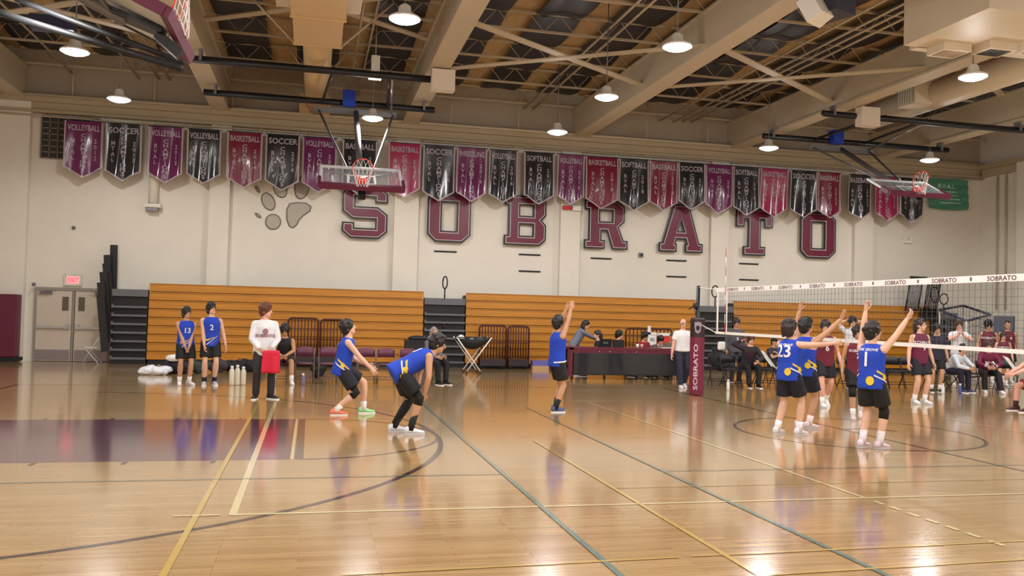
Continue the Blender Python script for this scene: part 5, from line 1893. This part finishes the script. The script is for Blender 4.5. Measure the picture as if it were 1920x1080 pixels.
person('player in blue bending forward with hands on knees', g, 4, 1.8, 'tan', ('mop', (26, 20, 20)), BLU, BLKS, shoes=(222, 226, 232), socks=(18, 18, 20), sock_h=.2, pel=(-.2, 0, .86), lean=(.46, 0, .25),
       look=(.97, -.1, -.2), rh=(.13, -.16, .55), lh=(.08, .18, .55), re=(.2, -1, .5), le=(.2, 1, .5), rf=(-.04, -.13, -4, 0, 0), lf=(-.22, .16, 6, 0, 0), legsleeve=('L',), kneepads=('R',),
       decals=[('num', '11', -1, .28, .2)] + FLANK + [('spot', -1.2, .0, .05, 'yellow2', (226, 190, 40))], group='blue team')
g = ground(806, CY)
person('man in grey top and black trousers seated behind the bending player', g, -55, 1.74, 'tan', ('short', (150, 130, 124)), ('long', 'greytop', (104, 108, 112)), ('trousers', 'black', (18, 18, 22)), shoes=(24, 24, 26),
       lean=(.2, 0, 1), look=(.9, .4, 0), lh=(.35, .12, .66), rh=(.35, -.12, .66), **SEATP)
g = atz(1042, 772)
person('player in blue with both arms raised high in mid court', g, 12, 1.72, 'tan', ('mop', (24, 18, 20)), BLU, BLKS, shoes=(70, 84, 120), socks=(18, 18, 20), sock_h=.16, rh=(.2, -.13, 1.9), lh=(.26, .12, 1.93),
       re=(1, -.4, 0), le=(1, .4, 0), look=(.95, .1, .1), rf=(-.06, -.1, 0, 0, 0), lf=(.05, .1, 0, 0, 0), curl=.25, decals=[('bar', -.7, .0, -2.4, -.04, .025, 'white2', (226, 226, 232))], group='blue team')
g = atz(1278, 727)
person('bald referee in white polo and navy trousers beside the net post', g, -100, 1.72, 'pink', ('bald', (150, 130, 120)), ('tee', 'polo', (230, 230, 234)), ('trousers', 'navy', (34, 38, 58)), shoes=(222, 222, 222),
       lh=(.06, .29, .86), rh=(.1, -.29, .84), rf=(.2, -.08, 0, 0, 0), lf=(-.15, .1, 0, .03, 15), hem=-.02, glasses=True)
g = atz(1477, 815)
person('player in blue jersey 23 with one arm stretched out at the net', g, 22, 1.76, 'light', ('bob', (34, 22, 20)), BLU, NAVYS, shoes=(226, 222, 228), socks=(236, 228, 232), rh=(.5, -.42, 1.4), lh=(.55, .05, 1.32), re=(.2, -.5, -1), le=(.2, .5, -1),
       look=(.9, -.35, .08), rf=(.1, -.12, 0, 0, 0), lf=(-.1, .12, 8, 0, 0), decals=[('num', '23', -1, .24, .26), ('num', 'OAK GROVE', -1, .41, .045)] + FLANK + [('spot', -2.6, .02, .05, 'yellow2', (226, 190, 40))], curl=.15, group='blue team')
g = atz(1507, 802)
person('player in blue behind jersey 23 reaching an arm over the net', g, 18, 1.79, 'tan', ('mop', (18, 14, 16)), BLU, NAVYS, shoes=(232, 214, 224), socks=(240, 222, 230), rh=(.34, -.46, 1.78), rhd=(.1, -.4, 1), lh=(.15, .25, 1.86), re=(.3, -.3, -1), le=(.3, .6, 0),
       look=(.95, -.2, .1), decals=FLANK + [('spot', -2.2, .06, .045, 'yellow2', (226, 190, 40))], curl=.1, group='blue team')
g = atz(1632, 840)
person('player in blue jersey 1 with both arms raised near the net', g, 22, 1.75, 'light', ('mop', (22, 16, 18)), BLU, BLKS, shoes=(226, 206, 216), socks=(226, 214, 220), sock_h=.16, rh=(.32, -.4, 1.9), lh=(.1, .16, 1.96), re=(.3, -.8, 0), le=(.6, .6, 0),
       look=(.85, -.45, .05), rf=(.06, -.1, -6, 0, 0), lf=(-.06, .09, 4, 0, 0), legsleeve=(), kneepads=('R',), decals=[('num', '1', -1, .2, .28), ('num', 'OAK GROVE', -1, .41, .05)] + FLANK + [('spot', -2.7, .0, .055, 'yellow2', (226, 190, 40))], curl=.5, group='blue team')
g = atz(1545, 762)
person('player in maroon jersey walking beyond jersey 23', g, -105, 1.76, 'pink', ('mop', (40, 26, 24)), MAR, NAVYS, lh=(.1, .3, .86), rh=(.1, -.28, .88), rf=(.2, -.1, 0, 0, 0), lf=(-.2, .1, 0, .05, 25), look=(.9, -.3, 0), decals=[('num', '6', 1, .2, .16)], group='maroon team')
g = atz(1606, 785)
person('player in maroon jersey half hidden by jersey 1', g, -120, 1.68, 'tan', ('mop', DK), MAR, BLKS, shoes=(224, 200, 196), rf=(.22, -.08, 0, 0, 0), lf=(-.2, .08, 0, .06, 25), kneepads=('L', 'R'), look=(.9, .2, 0), decals=[('num', 'SOBRATO', 1, .32, .07), ('num', '7', 1, .2, .14)], group='maroon team')
g = atz(1722, 757)
person('tall player in maroon jersey facing us beyond the net', g, -88, 1.85, 'light', ('long', (44, 28, 26)), ('tank', 'maroon2', (100, 20, 56)), NAVYS, lh=(.06, .3, .84), rh=(.06, -.3, .84), look=(.85, .5, .05), lf=(.05, .1, 12, 0, 0),
       decals=[('num', 'SOBRATO', 1, .3, .085), ('num', '9', 1, .17, .13)], group='maroon team')
g = ground(1596, 13.4)
person('person in white shirt standing with both hands behind the head', g, -105, 1.88, 'light', ('mop', DK), ('tee', 'whitetee', (222, 222, 226)), ('trousers', 'black', (18, 18, 22)), lh=(-.02, .15, 1.64), rh=(-.02, -.15, 1.64), le=(.1, 1, .25), re=(.1, -1, .25), lhd=(-.2, -1, .1), rhd=(-.2, 1, .1))
g = ground(1754, 11.4)
person('player in dark top standing behind the tall maroon player', g, -110, 1.74, 'tan', ('mop', (20, 16, 18)), ('tee', 'darktop', (36, 34, 52)), BLKS, shoes=(40, 34, 36), look=(.9, .2, 0))
g = ground(1796, 13.4)
person('person in white shirt standing and clapping at the right bench', g, -118, 1.87, 'pink', ('mop', (70, 46, 38)), ('tee', 'whitetee', (222, 222, 226)), ('trousers', 'pale', (186, 178, 172)), lh=(.26, .04, 1.36), rh=(.26, -.04, 1.36), le=(0, 1, -.6), re=(0, -1, -.6), lhd=(.2, -.1, 1), rhd=(.2, .1, 1))
g = ground(1781, 11.7)
person('person in white shirt leaning forward on a chair at the right bench', g, -75, 1.76, 'tan', ('short', (24, 20, 22)), ('long', 'whiteshirt', (206, 212, 224)), ('trousers', 'navydark', (24, 24, 42)), shoes=(60, 62, 90), lean=(.62, 0, .75), look=(.9, .2, -.1),
       lh=(.62, .06, .66), rh=(.6, -.08, .62), le=(0, .8, -.6), re=(0, -.8, -.6), **SEATP)
g = ground(1850, 11.5)
person('person in maroon sweater seated at the right bench', g, -118, 1.76, 'tan', ('mop', (60, 34, 36)), ('long', 'sweater', (108, 18, 56)), ('trousers', 'black', (18, 18, 22)), lean=(.35, 0, .93), lh=(.42, .05, .66), rh=(.42, -.05, .66), le=(0, 1, -.3), re=(0, -1, -.3), look=(.9, -.2, 0),
       decals=[('num', 'SOBRATO', 1, .26, .07)], **seated(lf=(.55, .2, 10, 0, 0), rf=(.4, -.14, -6, 0, 0)))
g = ground(1852, 14.4)
person('player in maroon jersey standing at the right beside the grey pads', g, -120, 1.88, 'tan', ('afro', (20, 16, 16)), MAR, BLKS, decals=[('num', 'SOBRATO', 1, .3, .085), ('num', '8', 1, .17, .14)], group='maroon team')
g = ground(1888, 14.6)
person('player in maroon jersey standing rightmost at the back', g, -122, 1.9, 'tan', ('short', (22, 18, 18)), MAR, BLKS, decals=[('spot', .4, .32, .03, 'white2', (226, 226, 232))], group='maroon team')
g = ground(1880, 13.3)
person('shorter player in maroon jersey before the rightmost standing player', g, -120, 1.55, 'light', ('mop', (60, 34, 30)), MAR, BLKS, decals=[('num', 'SOBRATO', 1, .3, .085)], group='maroon team')
g = atz(1932, 772)
person('crouching player in maroon at the right picture edge', g, 172, 1.78, 'pink', ('mop', (60, 34, 34)), MAR, ('shorts', 'redshort', (150, 40, 52)), shoes=(70, 24, 34), socks=(60, 22, 30), sock_h=.12, pel=(-.25, 0, .6), lean=(.4, 0, .9), look=(.95, 0, .1), lh=(.42, .12, .76), rh=(.45, -.06, .74),
       rf=(.2, -.16, 0, 0, 0), lf=(.2, .2, 0, 0, 0), group='maroon team')
g = ground(1378, 14.0)
person('person in open grey jacket standing behind the seated coach', g, -100, 1.76, 'tan', ('mop', DK), ('coat', 'greyjacket', (84, 80, 86)), ('trousers', 'darkgrey', (58, 54, 58)), shoes=(60, 56, 60), decals=[('num', 'I', 1, .06, .34, 'print_pale', (206, 208, 214))])
g = ground(1402, 12.7)
person('coach with glasses and dark jacket seated, hand behind the head', g, -98, 1.76, 'pink', ('mop', (70, 36, 34)), ('long', 'darkjacket', (40, 32, 44)), ('trousers', 'black', (18, 18, 22)), shoes=(26, 24, 28), lean=(.3, 0, .95), rh=(.02, -.2, 1.16), re=(.1, -1, -.1), lh=(.42, .1, .66), le=(0, 1, -.4), look=(1, .05, 0), glasses=True,
       decals=[('num', 'V', 1, .26, .24, 'print_wine', (96, 24, 44))], **SEATP)
g = ground(1450, 13.6)
person('boy in black cap and dark shirt seated with folded arms', g, -85, 1.6, 'tan', ('cap', (24, 20, 20)), ('tee', 'navytee', (44, 42, 56)), ('trousers', 'navydark', (24, 24, 42)), lh=(.26, -.06, .92), rh=(.24, .06, .88), le=(0, 1, -.6), re=(0, -1, -.6), look=(.9, .35, -.05), **SEATP)
g = ground(1082, 16.6)
person('woman with long dark hair in grey leaning over the scorer table', g, -8, 1.68, 'light', ('long', (30, 22, 24)), ('long', 'greyblue', (112, 116, 136)), ('trousers', 'navy', (34, 38, 58)), lean=(.5, 0, .86), pel=(-.1, 0, .92), look=(.9, -.1, -.35), rh=(.75, -.1, 1.02), lh=(.7, .1, 1.0), re=(0, -.5, -1), le=(0, .5, -1), curl=.6)
for px, y, hd_, lbl, hr, col, ln, lk_, sk_ in ((1122, 15.6, 165, 'person with long dark hair seated behind the laptop', ('long', (28, 20, 22)), ('long', 'blacktop', (26, 24, 28)), (.1, 0, 1), (.9, .2, -.1), 'light'),
                                        (1155, 15.8, -25, 'boy in maroon seated sideways at the scorer table', ('mop', (24, 18, 18)), ('long', 'maroontop', (86, 22, 44)), (.12, 0, 1), (.9, -.2, -.15), 'light'),
                                        (1202, 15.8, -75, 'boy in red and maroon seated by the paper cups', ('mop', (28, 20, 20)), ('long', 'redtop', (140, 28, 40)), (.25, 0, 1), (.9, .3, -.2), 'tan'),
                                        (1232, 15.75, -100, 'boy bowed low over the scorer table below the cooler', ('mop', (26, 20, 22)), ('long', 'greytop2', (92, 84, 92)), (.6, 0, .85), (.85, 0, -.45), 'light'),
                                        (1256, 15.8, -95, 'person with short hair seated beside the referee', ('short', (70, 52, 44)), ('long', 'olivetop', (112, 100, 80)), (.3, 0, 1), (.9, -.2, -.15), 'tan')):
    person(lbl, ground(px, y), hd_, 1.68, sk_, hr, col, ('trousers', 'black', (18, 18, 22)), shoes=(40, 38, 40), lean=ln, look=lk_, lh=(.4, .12, .8), rh=(.4, -.12, .8), le=(-1, .2, -.6), re=(-1, -.2, -.6), group='people at the scorer table', fine=False, **SEATP)
# coat and towels on the right bench
g = ground(1346, 13.2)
blob('draped_coat', 'black coat draped over the chair nearest the net post', 'coat', (g.x, 13.2, 0), ((0, -.02, .62, .24, .2, .26), (.05, -.1, .5, .2, .2, .12), (0, .05, .9, .16, .1, .12)), cloth('coat', (22, 20, 26)), .025)
o = MB().box((g.x, 13.04, 1.02), (.2, .1, .22)).build('white_towel', WHITE)
bv = o.modifiers.new('b', 'BEVEL')
bv.width, bv.segments = .04, 3
tag(o, 'white towel on the black coat near the net post', 'towel')
for px, y, lb in ((1428, 12.8, 'white towel hanging beside the seated coach'), (1886, 11.5, 'white towel hanging beside the maroon sweater')):
    g = ground(px, y)
    vs = []
    n = 6
    for q in range(n + 1):
        for i in range(n + 1):
            u, v = i / n, q / n
            vs.append(V((g.x + .3 * v + .16 * (u - .5), y + .03 * math.sin(6 * u) - .1 * v, .95 - .42 * v - .08 * u)))
    o = MB().add(vs, [(q * (n + 1) + i, (q + 1) * (n + 1) + i, (q + 1) * (n + 1) + i + 1, q * (n + 1) + i + 1) for q in range(n) for i in range(n)]).build('white_towel', WHITE, None, True)
    o.modifiers.new('s', 'SOLIDIFY').thickness = .02
    tag(o, lb, 'towel')
